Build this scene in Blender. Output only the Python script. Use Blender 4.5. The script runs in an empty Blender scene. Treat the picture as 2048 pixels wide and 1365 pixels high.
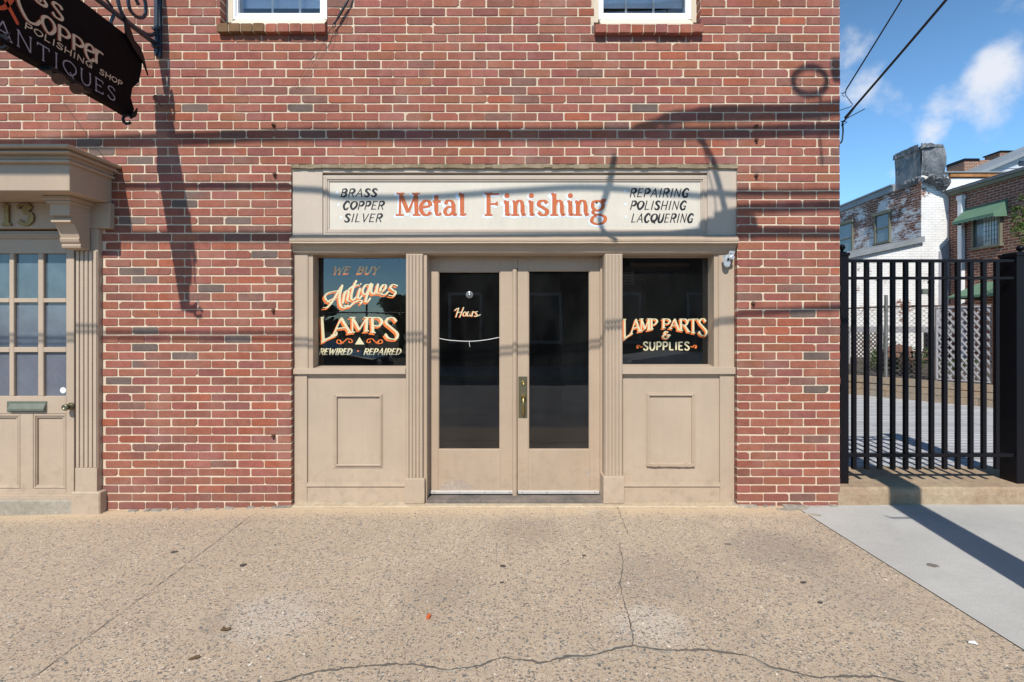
import bpy, math, random
from mathutils import Vector, Matrix, noise
R = math.radians
random.seed(7)
sc = bpy.context.scene
col = sc.collection

# ------------------------------------------------------------------ camera
D, F, HC = 4.096, 1024.0, 1.46
cam_d = bpy.data.cameras.new('camera'); cam = bpy.data.objects.new('camera', cam_d); col.objects.link(cam)
cam_d.lens = 18; cam_d.sensor_width = 36
cam_d.shift_x = 14/2048; cam_d.shift_y = -32.5/2048
cam_d.clip_start = .05; cam_d.clip_end = 3000
cam.location = (0, -D, HC); cam.rotation_euler = (R(90), 0, 0)
sc.camera = cam

# ------------------------------------------------------------------ light
SUN = Vector((-.18, -1, 1.05)).normalized()          # towards the sun
EL = math.asin(SUN.z); AZ = math.atan2(SUN.x, SUN.y)
world = bpy.data.worlds.new('World'); sc.world = world; world.use_nodes = True
wn = world.node_tree; wn.nodes.clear()
def W(t, **k):
    n = wn.nodes.new(t)
    for a, b in k.items(): setattr(n, a, b)
    return n
sky = W('ShaderNodeTexSky', sky_type='NISHITA', sun_disc=False, sun_elevation=EL, sun_rotation=AZ,
        altitude=200, air_density=0.8, dust_density=0.1, ozone_density=3.0)
tc = W('ShaderNodeTexCoord')
def wmath(op, a, b=None):
    n = W('ShaderNodeMath', operation=op)
    for i, v in enumerate((a, b)):
        if v is None: continue
        if isinstance(v, (int, float)): n.inputs[i].default_value = v
        else: wn.links.new(v, n.inputs[i])
    return n.outputs[0]
nz = W('ShaderNodeTexNoise'); nz.inputs['Scale'].default_value = 7.5; nz.inputs['Detail'].default_value = 9; nz.inputs['Roughness'].default_value = .58
wn.links.new(tc.outputs['Generated'], nz.inputs['Vector'])
n2 = W('ShaderNodeTexNoise'); n2.inputs['Scale'].default_value = 1.7; n2.inputs['Detail'].default_value = 3
wn.links.new(tc.outputs['Generated'], n2.inputs['Vector'])
blob = None
for (px, py, rad, amp) in ((1715, 100, .055, .33), (1738, 180, .085, .36), (1985, 150, .085, .36), (1868, 262, .035, .26), (1885, 210, .04, .2), (2020, 5, .05, .22), (1706, 322, .04, .18)):
    v = Vector(((px-1010)/F, 1, (650-py)/F)).normalized()
    d = W('ShaderNodeVectorMath', operation='DISTANCE'); wn.links.new(tc.outputs['Generated'], d.inputs[0]); d.inputs[1].default_value = v
    m = W('ShaderNodeMapRange', interpolation_type='SMOOTHSTEP'); wn.links.new(d.outputs['Value'], m.inputs[0])
    m.inputs[1].default_value = 0; m.inputs[2].default_value = rad; m.inputs[3].default_value = amp; m.inputs[4].default_value = 0
    blob = m.outputs[0] if blob is None else wmath('MAXIMUM', blob, m.outputs[0])
dens = wmath('ADD', wmath('ADD', wmath('ADD', wmath('MULTIPLY', wmath('SUBTRACT', nz.outputs[0], .5), 1.5), .53), wmath('MULTIPLY', wmath('SUBTRACT', n2.outputs[0], .5), .5)), blob)
mr = W('ShaderNodeMapRange', interpolation_type='SMOOTHSTEP'); wn.links.new(dens, mr.inputs[0])
mr.inputs[1].default_value = .70; mr.inputs[2].default_value = 1.08; mr.inputs[3].default_value = 0; mr.inputs[4].default_value = .9
mx = W('ShaderNodeMix', data_type='RGBA'); wn.links.new(mr.outputs[0], mx.inputs[0])
tint = W('ShaderNodeMix', data_type='RGBA', blend_type='MULTIPLY'); tint.inputs[0].default_value = 1
wn.links.new(sky.outputs[0], tint.inputs[6]); tint.inputs[7].default_value = (1.02, 1.34, 1.38, 1)
sepw = W('ShaderNodeSeparateXYZ'); wn.links.new(tc.outputs['Generated'], sepw.inputs[0])
# a clear sky is brighter low down than overhead
el = W('ShaderNodeMapRange', interpolation_type='SMOOTHSTEP'); wn.links.new(sepw.outputs[2], el.inputs[0])
el.inputs[1].default_value = .25; el.inputs[2].default_value = .85; el.inputs[3].default_value = 1.55; el.inputs[4].default_value = .62
sc2 = W('ShaderNodeVectorMath', operation='SCALE'); wn.links.new(tint.outputs[2], sc2.inputs[0]); wn.links.new(el.outputs[0], sc2.inputs['Scale'])
wn.links.new(sc2.outputs[0], mx.inputs[6]); mx.inputs[7].default_value = (8.6, 8.8, 9.4, 1)
bg = W('ShaderNodeBackground'); wn.links.new(mx.outputs[2], bg.inputs[0]); bg.inputs[1].default_value = .100
wo = W('ShaderNodeOutputWorld'); wn.links.new(bg.outputs[0], wo.inputs[0])
sl = bpy.data.lights.new('sun', 'SUN'); sl.energy = 5.0; sl.angle = R(.5); sl.color = (1, .95, .87)
so = bpy.data.objects.new('sun', sl); col.objects.link(so)
so.rotation_euler = SUN.to_track_quat('Z', 'Y').to_euler(); so.location = (0, -8, 12)
sc.view_settings.view_transform = 'Standard'; sc.view_settings.look = 'None'
sc.view_settings.exposure = 0.03; sc.view_settings.gamma = 1; sc.view_settings.use_curve_mapping = False
sc.cycles.max_bounces = 8; sc.cycles.transparent_max_bounces = 12

# ------------------------------------------------------------------ helpers
def at(x, y, Y=0.0):
    d = D+Y
    return Vector(((x-1010)*d/F, Y, HC+(650-y)*d/F))
def X_(x, Y=0.0): return (x-1010)*(D+Y)/F
def Z_(y, Y=0.0): return HC+(650-y)*(D+Y)/F
WL = {}
def tag(o, label=None, cat=None, group=None, kind=None):
    if label: o['label'] = label
    if cat: o['category'] = cat
    if group: o['group'] = group
    if kind: o['kind'] = kind
    return o
def empty(name, loc, label=None, cat=None, group=None, kind=None):
    o = bpy.data.objects.new(name, None); o.empty_display_size = .1; col.objects.link(o)
    o.location = loc; WL[o] = Vector(loc)
    return tag(o, label, cat, group, kind)
class MB:
    def __init__(s): s.v = []; s.f = []; s.c = []
    def add(s, vs, fs):
        k = len(s.v); s.v += [tuple(v) for v in vs]; s.f += [tuple(i+k for i in f) for f in fs]; return s
    def quad(s, a, b, c, d): return s.add([a, b, c, d], [(0, 1, 2, 3)])
    def box(s, x0, x1, y0, y1, z0, z1, c=.002):
        if x0 > x1: x0, x1 = x1, x0
        if y0 > y1: y0, y1 = y1, y0
        if z0 > z1: z0, z1 = z1, z0
        c = min(c, (x1-x0)*.3, (y1-y0)*.3, (z1-z0)*.3)
        if c <= 0:
            return s.add([(x0,y0,z0),(x1,y0,z0),(x1,y1,z0),(x0,y1,z0),(x0,y0,z1),(x1,y0,z1),(x1,y1,z1),(x0,y1,z1)],
                         [(0,3,2,1),(4,5,6,7),(0,1,5,4),(1,2,6,5),(2,3,7,6),(3,0,4,7)])
        vs = []; idx = {}
        for ix, xx in ((0, x0), (1, x1)):
            for iy, yy in ((0, y0), (1, y1)):
                for iz, zz in ((0, z0), (1, z1)):
                    dx, dy, dz = (c if ix == 0 else -c), (c if iy == 0 else -c), (c if iz == 0 else -c)
                    for ax, p in (('x', (xx, yy+dy, zz+dz)), ('y', (xx+dx, yy, zz+dz)), ('z', (xx+dx, yy+dy, zz))):
                        idx[(ix, iy, iz, ax)] = len(vs); vs.append(p)
        g = lambda a, b, c_, ax: idx[(a, b, c_, ax)]
        fs = []
        for k in (0, 1):
            q = [g(k,0,0,'x'), g(k,1,0,'x'), g(k,1,1,'x'), g(k,0,1,'x')]; fs.append(q if k else q[::-1])
            q = [g(0,k,0,'y'), g(1,k,0,'y'), g(1,k,1,'y'), g(0,k,1,'y')]; fs.append(q[::-1] if k else q)
            q = [g(0,0,k,'z'), g(1,0,k,'z'), g(1,1,k,'z'), g(0,1,k,'z')]; fs.append(q if k else q[::-1])
        for a in (0, 1):
            for b in (0, 1):
                fs.append((g(a,b,0,'x'), g(a,b,1,'x'), g(a,b,1,'y'), g(a,b,0,'y')))
                fs.append((g(a,0,b,'x'), g(a,1,b,'x'), g(a,1,b,'z'), g(a,0,b,'z')))
                fs.append((g(0,a,b,'y'), g(1,a,b,'y'), g(1,a,b,'z'), g(0,a,b,'z')))
                for c_ in (0, 1): fs.append((g(a,b,c_,'x'), g(a,b,c_,'y'), g(a,b,c_,'z')))
        return s.add(vs, fs)
    def pbox(s, x0, y0, x1, y1, Yf, Yb, c=.002):
        """photo rectangle at depth Yf, solid back to Yb"""
        return s.box(X_(x0, Yf), X_(x1, Yf), Yf, Yb, Z_(y1, Yf), Z_(y0, Yf), c)
    def tube(s, pts, r, n=6, caps=True, closed=False):
        pts = [Vector(p) for p in pts]; rings = []; m = len(pts)
        up = None
        for i, p in enumerate(pts):
            if closed: t = pts[(i+1) % m]-pts[i-1]
            else: t = pts[min(i+1, m-1)]-pts[max(i-1, 0)]
            t.normalize()
            if up is None: up = t.orthogonal().normalized()
            up = (up-t*up.dot(t)); up = up.normalized() if up.length > 1e-6 else t.orthogonal().normalized()
            w = t.cross(up); rr = r[i] if isinstance(r, (list, tuple)) else r
            rings.append([p+(up*math.cos(a)+w*math.sin(a))*rr for a in [2*math.pi*k/n for k in range(n)]])
        vs = [v for q in rings for v in q]; fs = []
        for i in range(m if closed else m-1):
            j = (i+1) % m
            for k in range(n): fs.append((i*n+k, i*n+(k+1) % n, j*n+(k+1) % n, j*n+k))
        if caps and not closed: fs += [tuple(range(n))[::-1], tuple((m-1)*n+k for k in range(n))]
        return s.add(vs, fs)
    def lathe(s, c, prof, axis='z', n=16):
        vs = []; fs = []
        for (r, h) in prof:
            for k in range(n):
                a = 2*math.pi*k/n; u, v = r*math.cos(a), r*math.sin(a)
                p = {'z': (u, v, h), 'y': (u, h, v), 'x': (h, u, v)}[axis]
                vs.append((c[0]+p[0], c[1]+p[1], c[2]+p[2]))
        m = len(prof)
        for i in range(m-1):
            for k in range(n): fs.append((i*n+k, i*n+(k+1) % n, (i+1)*n+(k+1) % n, (i+1)*n+k))
        fs += [tuple(range(n))[::-1], tuple((m-1)*n+k for k in range(n))]
        return s.add(vs, fs)
    def extr(s, prof, fn0, fn1):
        """closed 2D profile between two mappings"""
        n = len(prof); vs = [fn0(*p) for p in prof]+[fn1(*p) for p in prof]
        fs = [tuple(range(n)), tuple(range(n, 2*n))[::-1]]+[(i, (i+1) % n, n+(i+1) % n, n+i) for i in range(n)]
        return s.add(vs, fs)
    def build(s, name, m, parent=None, loc=None, smooth=False, **k):
        if loc is None:
            if s.v:
                lo = [min(v[i] for v in s.v) for i in range(3)]; hi = [max(v[i] for v in s.v) for i in range(3)]
            else: lo = hi = [0, 0, 0]
            loc = Vector(((lo[0]+hi[0])/2, (lo[1]+hi[1])/2, (lo[2] if parent is None else (lo[2]+hi[2])/2)))
        loc = Vector(loc)
        me = bpy.data.meshes.new(name)
        me.from_pydata([tuple(Vector(v)-loc) for v in s.v], [], s.f)
        if s.c:
            a = me.color_attributes.new('bcol', 'FLOAT_COLOR', 'POINT')
            a.data.foreach_set('color', [x for q in s.c for x in q])
        me.materials.append(m)
        if smooth: me.shade_smooth()
        me.update()
        o = bpy.data.objects.new(name, me); col.objects.link(o)
        WL[o] = loc
        if parent is not None:
            o.parent = parent; o.location = loc-WL[parent]
        else: o.location = loc
        tag(o, **k)
        return o

# ------------------------------------------------------------------ materials
class NM:
    def __init__(s, name):
        s.m = bpy.data.materials.new(name); s.m.use_nodes = True; s.t = s.m.node_tree; s.t.nodes.clear()
        s.out = s.t.nodes.new('ShaderNodeOutputMaterial'); s.geo = s.t.nodes.new('ShaderNodeNewGeometry')
        s.P = s.geo.outputs['Position']
    def n(s, t, ins=None, **k):
        x = s.t.nodes.new(t)
        for a, b in k.items(): setattr(x, a, b)
        for a, b in (ins or {}).items(): s.set(x.inputs[a], b)
        return x
    def set(s, i, v):
        if isinstance(v, bpy.types.NodeSocket): s.t.links.new(v, i)
        elif isinstance(v, (tuple, list)) and len(v) == 3 and i.type == 'RGBA': i.default_value = (*v, 1)
        else: i.default_value = v
    def noise(s, scale, detail=4, rough=.55, vec=None, stretch=None):
        v = vec or s.P
        if stretch: v = s.n('ShaderNodeVectorMath', {0: v, 1: stretch}, operation='MULTIPLY').outputs[0]
        return s.n('ShaderNodeTexNoise', {'Vector': v, 'Scale': scale, 'Detail': detail, 'Roughness': rough}).outputs[0]
    def rng(s, v, a, b, c=0., d=1., smooth=False):
        return s.n('ShaderNodeMapRange', {0: v, 1: a, 2: b, 3: c, 4: d}, interpolation_type='SMOOTHSTEP' if smooth else 'LINEAR').outputs[0]
    def mix(s, f, a, b, mode='MIX'):
        return s.n('ShaderNodeMix', {0: f, 6: a, 7: b}, data_type='RGBA', blend_type=mode).outputs[2]
    def math(s, op, a, b=0.):
        return s.n('ShaderNodeMath', {0: a, 1: b}, operation=op).outputs[0]
    def sep(s, v=None): return s.n('ShaderNodeSeparateXYZ', {0: v or s.P}).outputs
    def comb(s, x, y, z): return s.n('ShaderNodeCombineXYZ', {0: x, 1: y, 2: z}).outputs[0]
    def scale(s, c, f): return s.n('ShaderNodeMix', {0: 1., 6: c, 7: s.n('ShaderNodeCombineColor', {0: f, 1: f, 2: f}).outputs[0]}, data_type='RGBA', blend_type='MULTIPLY').outputs[2]
    def done(s, c, rough=.6, bump=None, strength=.3, dist=.002, spec=.4, metal=0.):
        b = s.n('ShaderNodeBsdfPrincipled', {'Base Color': c, 'Roughness': rough, 'Metallic': metal, 'Specular IOR Level': spec})
        if bump is not None:
            bp = s.n('ShaderNodeBump', {'Strength': strength, 'Distance': dist, 'Height': bump}); s.t.links.new(bp.outputs[0], b.inputs['Normal'])
        s.t.links.new(b.outputs[0], s.out.inputs[0]); return s.m
def flat(name, c, rough=.5, var=.12, sc_=8, metal=0., bump=.15, spec=.4, dist=.001):
    n = NM(name); f = n.noise(sc_, 5); f2 = n.noise(sc_*9, 3)
    cc = n.scale(c, n.rng(n.math('ADD', n.math('MULTIPLY', f, .7), n.math('MULTIPLY', f2, .3)), .3, .7, 1-var, 1+var))
    return n.done(cc, rough, f2, bump, dist, spec, metal)
def paint(name, c, dirt=.5, grain=(3, 3, 40)):
    n = NM(name); s = n.sep()
    f = n.noise(2.2, 6, .6); g = n.noise(14, 5, .65); fine = n.noise(160, 3)
    wood = n.noise(5, 4, .6, stretch=grain)
    cc = n.scale(c, n.rng(f, .3, .7, .93, 1.05))
    cc = n.scale(cc, n.rng(wood, .3, .7, .97, 1.03))
    # grime near the ground and in blotches
    low = n.rng(s[2], 0, .55, 1, 0, True)
    gr = n.math('MULTIPLY', n.rng(g, .5, .78), n.math('ADD', n.math('MULTIPLY', low, .8), .12))
    cc = n.mix(n.math('MULTIPLY', gr, dirt), cc, (.20, .15, .10))
    run = n.noise(26, 4, .6, stretch=(1, 1, .06)); cc = n.scale(cc, n.rng(run, .4, .7, 1.0, .965))
    # small chips where the wood shows
    chip = n.noise(34, 4, .7, stretch=(.6, 1, 2.2)); msk = n.rng(n.math('ADD', chip, n.math('MULTIPLY', n.math('SUBTRACT', f, .5), .35)), .735, .75)
    cc = n.mix(n.math('MULTIPLY', msk, .7), cc, (.27, .21, .17))
    h = n.math('ADD', n.math('MULTIPLY', wood, .5), n.math('MULTIPLY', fine, .25))
    h = n.math('SUBTRACT', h, n.math('MULTIPLY', msk, .5))
    return n.done(cc, n.rng(f, .3, .7, .5, .66), h, .35, .0015)
BEIGE = (.446, .348, .258)
M = {}
M['beige'] = paint('beige_paint', BEIGE)
M['beige2'] = paint('tan_paint', (.425, .322, .232))
M['frieze'] = paint('warm_grey_paint', (.50, .415, .335), .3, (40, 3, 3))
M['cream'] = paint('cream_paint', (.62, .565, .475), .15, (12, 3, 3))
def brick_mat():
    n = NM('red_brick'); a = n.n('ShaderNodeAttribute', attribute_name='bcol').outputs['Color']
    f = n.noise(16, 5, .65); g = n.noise(90, 5, .7); e = n.noise(3.1, 5, .6); st = n.noise(55, 3, .6, stretch=(2.2, 1, .6))
    c = n.scale(a, n.rng(f, .3, .7, .84, 1.15)); c = n.scale(c, n.rng(g, .3, .7, .86, 1.12)); c = n.scale(c, n.rng(st, .35, .65, .93, 1.06))
    c = n.mix(n.math('MULTIPLY', n.rng(e, .5, .78), .36), c, (.36, .25, .21))
    c = n.mix(n.math('MULTIPLY', n.rng(n.noise(1.1, 6, .7, stretch=(1.6, 1, .5)), .52, .72), .3), c, (.12, .07, .055))
    pit = n.rng(n.noise(140, 2, .5), .69, .73); c = n.mix(n.math('MULTIPLY', pit, .6), c, (.07, .035, .03))
    fl = n.rng(n.math('ADD', n.noise(46, 4, .7), n.math('MULTIPLY', e, .25)), .86, .9)
    c = n.mix(n.math('MULTIPLY', fl, .6), c, (.6, .5, .42))
    low = n.rng(n.sep()[2], -.05, .3, 1, 0, True)
    c = n.mix(n.math('MULTIPLY', low, n.rng(e, .3, .7, .15, .5)), c, (.15, .085, .075))
    h = n.math('SUBTRACT', n.math('ADD', n.math('MULTIPLY', f, .6), n.math('MULTIPLY', g, .5)), pit)
    return n.done(c, .85, h, .7, .0016, .25)
M['brick'] = brick_mat()
def mortar():
    n = NM('mortar'); f = n.noise(6, 5); g = n.noise(120, 4, .7); h = n.noise(30, 4, .6)
    c = n.scale((.66, .535, .40), n.rng(f, .3, .7, .86, 1.08)); c = n.scale(c, n.rng(g, .3, .7, .85, 1.1))
    c = n.mix(n.math('MULTIPLY', n.rng(h, .6, .75), .4), c, (.36, .27, .2))
    return n.done(c, .95, n.math('ADD', g, n.math('MULTIPLY', h, 1.5)), .8, .002, .1)
M['mortar'] = mortar()
def aggregate():
    n = NM('exposed_aggregate_concrete'); s = n.sep()
    big = n.noise(.8, 5, .6); med = n.noise(7, 5, .6); fine = n.noise(190, 4, .75); patch = n.noise(2.1, 6, .65)
    warp = n.n('ShaderNodeVectorMath', {0: n.P, 1: n.n('ShaderNodeVectorMath', {0: n.n('ShaderNodeTexNoise', {'Vector': n.P, 'Scale': 38., 'Detail': 2.}).outputs['Color'], 1: (.03, .03, .0)}, operation='MULTIPLY').outputs[0]}, operation='ADD').outputs[0]
    nearwall = n.rng(s[1], -.32, -.06, 0, 1, True)
    c = n.scale((.485, .392, .292), n.rng(big, .3, .7, .9, 1.08)); c = n.scale(c, n.rng(med, .3, .7, .92, 1.07)); c = n.scale(c, n.rng(fine, .25, .75, .66, 1.3))
    c = n.mix(n.math('MULTIPLY', nearwall, .55), c, (.60, .45, .28))
    c = n.mix(n.math('MULTIPLY', n.rng(patch, .62, .72), .5), c, (.55, .50, .44))
    c = n.mix(n.math('MULTIPLY', n.rng(n.noise(1.9, 7, .68, stretch=(1, .8, 1)), .55, .72), .42), c, (.24, .20, .17))
    c = n.mix(n.math('MULTIPLY', n.rng(n.noise(4.3, 6, .7), .6, .74), .4), c, (.27, .25, .24))
    # old stains, each with its own place and ragged outline
    edge = n.math('MULTIPLY', n.math('SUBTRACT', n.noise(6, 6, .7), .5), .9)
    for (sx, sy, rad, k, cc_) in ((1.75, -.78, .42, .38, (.20, .18, .165)), (.15, -.50, .34, .30, (.25, .19, .15)), (.86, -1.15, .45, .22, (.22, .19, .17)), (-3.3, -1.5, .6, .22, (.24, .21, .19)), (-.35, -1.3, .3, .2, (.24, .2, .16)), (.70, -1.62, .25, .4, (.58, .53, .47)), (-1.15, -1.55, .3, .3, (.56, .52, .47)), (1.9, -1.3, .4, .2, (.24, .22, .2))):
        dd = n.n('ShaderNodeVectorMath', {0: n.P, 1: (sx, sy, 0.)}, operation='DISTANCE').outputs['Value']
        mk = n.rng(n.math('ADD', n.math('DIVIDE', dd, rad), edge), .35, 1.0, k*1.2, 0, True)
        c = n.mix(mk, c, cc_)
    hgt = fine
    for i, (sc_, thr, colr, size) in enumerate(((74., .70, (.11, .12, .12), .31), (125., .68, (.20, .185, .165), .32), (82., .93, (.60, .56, .50), .26), (48., .88, (.14, .15, .15), .26), (150., .55, (.32, .22, .15), .34))):
        st = n.n('ShaderNodeVectorMath', {0: warp, 1: (.8+.1*i, 1.15-.08*i, 1.)}, operation='MULTIPLY').outputs[0]
        v = n.n('ShaderNodeTexVoronoi', {'Vector': st, 'Scale': sc_, 'Randomness': 1.}, voronoi_dimensions='2D')
        rnd = n.n('ShaderNodeSeparateColor', {0: v.outputs['Color']}).outputs
        dens = n.math('ADD', rnd[0], n.math('MULTIPLY', n.math('SUBTRACT', med, .5), .55))
        dens = n.math('SUBTRACT', dens, n.math('MULTIPLY', nearwall, .25))
        on = n.rng(dens, thr, thr+.02)
        rr = n.math('MULTIPLY', n.math('ADD', rnd[1], .55), size)
        inside = n.rng(n.math('SUBTRACT', v.outputs['Distance'], rr), -.05, .02, 1, 0)
        k = n.math('MULTIPLY', on, inside)
        pc = n.scale(colr, n.rng(rnd[2], 0, 1, .65, 1.5))
        c = n.mix(n.math('MULTIPLY', k, .88), c, pc)
        if i < 2: hgt = n.math('ADD', hgt, n.math('MULTIPLY', k, .5))
    return n.done(c, .88, hgt, .7, .003, .25)
M['aggregate'] = aggregate()
def concrete(name, c, var=.1, fine_=.12):
    n = NM(name); a = n.noise(1.4, 6, .65); b = n.noise(9, 5, .6); f = n.noise(170, 4, .75); br = n.noise(40, 4, .6, stretch=(.25, 3, 1))
    cc = n.scale(c, n.rng(a, .3, .7, 1-var, 1+var*.7)); cc = n.scale(cc, n.rng(f, .3, .7, 1-fine_, 1+fine_)); cc = n.scale(cc, n.rng(br, .3, .7, .96, 1.03))
    cc = n.mix(n.math('MULTIPLY', n.rng(b, .6, .8), .25), cc, tuple(x*.6 for x in c))
    return n.done(cc, .9, n.math('ADD', f, br), .4, .002, .25)
M['slab'] = concrete('pale_concrete', (.43, .422, .40), .13, .18)
M['yard'] = concrete('grey_paving', (.44, .45, .47), .12)
M['asphalt'] = concrete('asphalt', (.21, .21, .215), .2, .3)
M['curb'] = concrete('curb_concrete', (.30, .28, .25))
def stone(name, c, c2):
    n = NM(name); a = n.noise(3, 6, .7); b = n.noise(22, 6, .7); f = n.noise(120, 4)
    cc = n.mix(n.rng(a, .35, .65), c, c2); cc = n.scale(cc, n.rng(b, .3, .7, .78, 1.15)); cc = n.scale(cc, n.rng(f, .3, .7, .85, 1.12))
    return n.done(cc, .92, n.math('ADD', b, n.math('MULTIPLY', f, .5)), .7, .006, .2)
M['step'] = stone('worn_tan_stone', (.42, .33, .22), (.34, .24, .16))
M['retain'] = stone('weathered_block', (.33, .24, .16), (.24, .22, .19))
M['crumb'] = stone('crumbled_mortar', (.20, .185, .17), (.50, .44, .35))
M['crack'] = flat('crack_dirt', (.12, .108, .094), .95, .35, 30, bump=.5)
M['joint'] = flat('joint_dirt', (.16, .14, .12), .95, .3, 30)
M['gum'] = flat('dark_gum', (.07, .06, .055), .8)
M['black'] = flat('black_powder_coat', (.006, .005, .007), .42, .1, bump=.1, spec=.22)
M['iron'] = flat('dark_iron', (.022, .03, .045), .4, .3, 30, bump=.3, spec=.5)
M['rust'] = flat('rusty_iron', (.11, .05, .03), .8, .35, 40, bump=.5)
M['board'] = flat('sign_board_black', (.009, .005, .005), .8, .3, 12, bump=.2, spec=.08)
M['rubber'] = flat('black_cable', (.015, .015, .018), .5)
M['brass'] = flat('aged_brass', (.42, .30, .12), .34, .2, 30, 1., .1)
M['brassplate'] = flat('dull_brass_plate', (.20, .185, .12), .42, .2, 25, .8)
M['brassnum'] = flat('tarnished_brass', (.24, .145, .05), .4, .3, 30, .45)
M['steel'] = flat('zinc_steel', (.62, .62, .62), .38, .15, 20, .6)
M['alu'] = flat('aluminium_sweep', (.72, .70, .67), .4, .1, 20, .5)
M['slot'] = flat('green_grey_metal', (.17, .18, .14), .45, .15, 20, .4)
M['orange'] = flat('orange_lettering', (.50, .12, .034), .5, .12, 60)
M['orange2'] = flat('bright_orange_lettering', (.72, .17, .035), .45, .08, 60)
M['gold'] = flat('cream_gold_lettering', (.64, .57, .36), .45, .1, 60)
M['inkblack'] = flat('black_lettering', (.012, .012, .015), .5, .3, 60)
M['haloblue'] = flat('pale_blue_lettering', (.68, .76, .84), .5, .05, 60)
M['boardcream'] = flat('tan_lettering', (.66, .49, .35), .6, .15, 60)
M['boardred'] = flat('dull_red_lettering', (.30, .045, .02), .6, .2, 60)
M['boardmauve'] = flat('faded_mauve_lettering', (.33, .28, .32), .7, .4, 80)
M['boardorange'] = flat('vivid_orange_paint', (.62, .08, .02), .6, .15, 60)
M['vinyl'] = flat('white_vinyl', (.80, .80, .80), .35, .04, 6)
M['trimold'] = paint('old_cream_trim', (.62, .54, .42), .6)
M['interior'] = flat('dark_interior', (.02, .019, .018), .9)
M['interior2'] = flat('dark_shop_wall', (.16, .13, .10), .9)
M['shelfm'] = flat('interior_shelf_wood', (.30, .19, .11), .7)
M['skyblind'] = flat('sky_tinted_blind', (.55, .68, .86), .8, .12, 3)
M['frost'] = flat('curtained_glass', (.125, .145, .18), .12, .22, 9, spec=.6, bump=.02)
M['frost0'] = flat('curtained_glass_green', (.085, .12, .145), .12, .25, 9, spec=.6, bump=.02)
M['frost2'] = flat('curtained_glass_pale', (.125, .135, .165), .14, .2, 5, spec=.6, bump=.02)
M['white'] = flat('white_cord', (.75, .73, .7), .6)
M['plastic'] = flat('grey_plastic_sheet', (.10, .105, .115), .36, .25, 3, bump=.3, spec=.6, dist=.02)
def wrapmat():
    n = NM('torn_plastic_wrap'); a = n.noise(2.2, 6, .7, stretch=(2.2, 2.2, .55)); b = n.noise(9, 5, .6, stretch=(1.6, 1.6, .6))
    c = n.scale((.105, .11, .12), n.rng(a, .3, .7, .55, 1.7)); c = n.mix(n.rng(b, .62, .7), c, (.26, .27, .28))
    return n.done(c, .34, n.math('ADD', a, n.math('MULTIPLY', b, .25)), .8, .10, .6)
M['wrap'] = wrapmat()
M['slate'] = flat('grey_roof_metal', (.24, .26, .28), .5, .2, 2)
M['olive'] = flat('olive_soffit', (.19, .18, .12), .7, .15, 2)
M['greenawn'] = flat('green_canvas', (.11, .20, .135), .8, .12, 4)
M['rustband'] = flat('rusty_fascia', (.32, .14, .05), .8, .45, 4)
M['downspout'] = flat('white_downspout', (.74, .74, .76), .5, .05)
M['galv'] = flat('galvanised_steel', (.20, .20, .195), .5, .35, 14, .5)
M['lattice'] = flat('weathered_lattice', (.33, .32, .335), .75, .12, 8)
M['latticedark'] = flat('brown_lattice', (.10, .08, .065), .8)
M['brownwood'] = flat('brown_wood', (.17, .085, .055), .75, .25, 9)
M['greywood'] = flat('weathered_grey_beam', (.30, .29, .30), .8, .15, 6)
M['clap'] = flat('grey_clapboard', (.44, .47, .52), .7, .06, 3)
M['soil'] = flat('garden_soil', (.07, .055, .04), .95, .3, 8)
M['pole'] = flat('creosote_pole', (.10, .075, .055), .9, .3, 12)
M['bark'] = flat('bark', (.09, .065, .045), .9, .3, 20)
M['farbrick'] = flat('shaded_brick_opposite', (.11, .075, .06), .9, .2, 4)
M['farwin'] = flat('dark_far_glass', (.03, .035, .045), .15, .1)
M['carwhite'] = flat('white_car_paint', (.66, .68, .70), .22, .03, spec=.6)
M['cardark'] = flat('dark_car_paint', (.03, .035, .05), .18, .05, spec=.6)
M['tyre'] = flat('tyre_rubber', (.02, .02, .02), .9)
M['ground'] = flat('dry_ground', (.16, .14, .10), .95, .3, 1)
M['clearplastic'] = flat('clear_suction_cup', (.14, .15, .16), .15, .1, spec=.8)
M['sticker'] = flat('white_sticker', (.75, .75, .75), .5)
M['bluetarp'] = flat('blue_tarp', (.10, .17, .36), .5, .2, 5)
def leafmat(name, c):
    n = NM(name); r = n.geo.outputs['Random Per Island']
    cc = n.scale(c, n.rng(r, 0, 1, .55, 1.6)); cc = n.mix(n.math('MULTIPLY', r, .35), cc, (c[0]*1.6, c[1]*1.3, c[2]*.8))
    b = n.n('ShaderNodeBsdfPrincipled', {'Base Color': cc, 'Roughness': .55, 'Specular IOR Level': .3})
    t = n.n('ShaderNodeBsdfTranslucent', {'Color': cc}); m = n.n('ShaderNodeMixShader', {0: .3, 1: b.outputs[0], 2: t.outputs[0]})
    n.t.links.new(m.outputs[0], n.out.inputs[0]); return n.m
M['leaf'] = leafmat('green_leaf', (.07, .12, .025)); M['leaf2'] = leafmat('dark_leaf', (.045, .085, .02))
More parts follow.
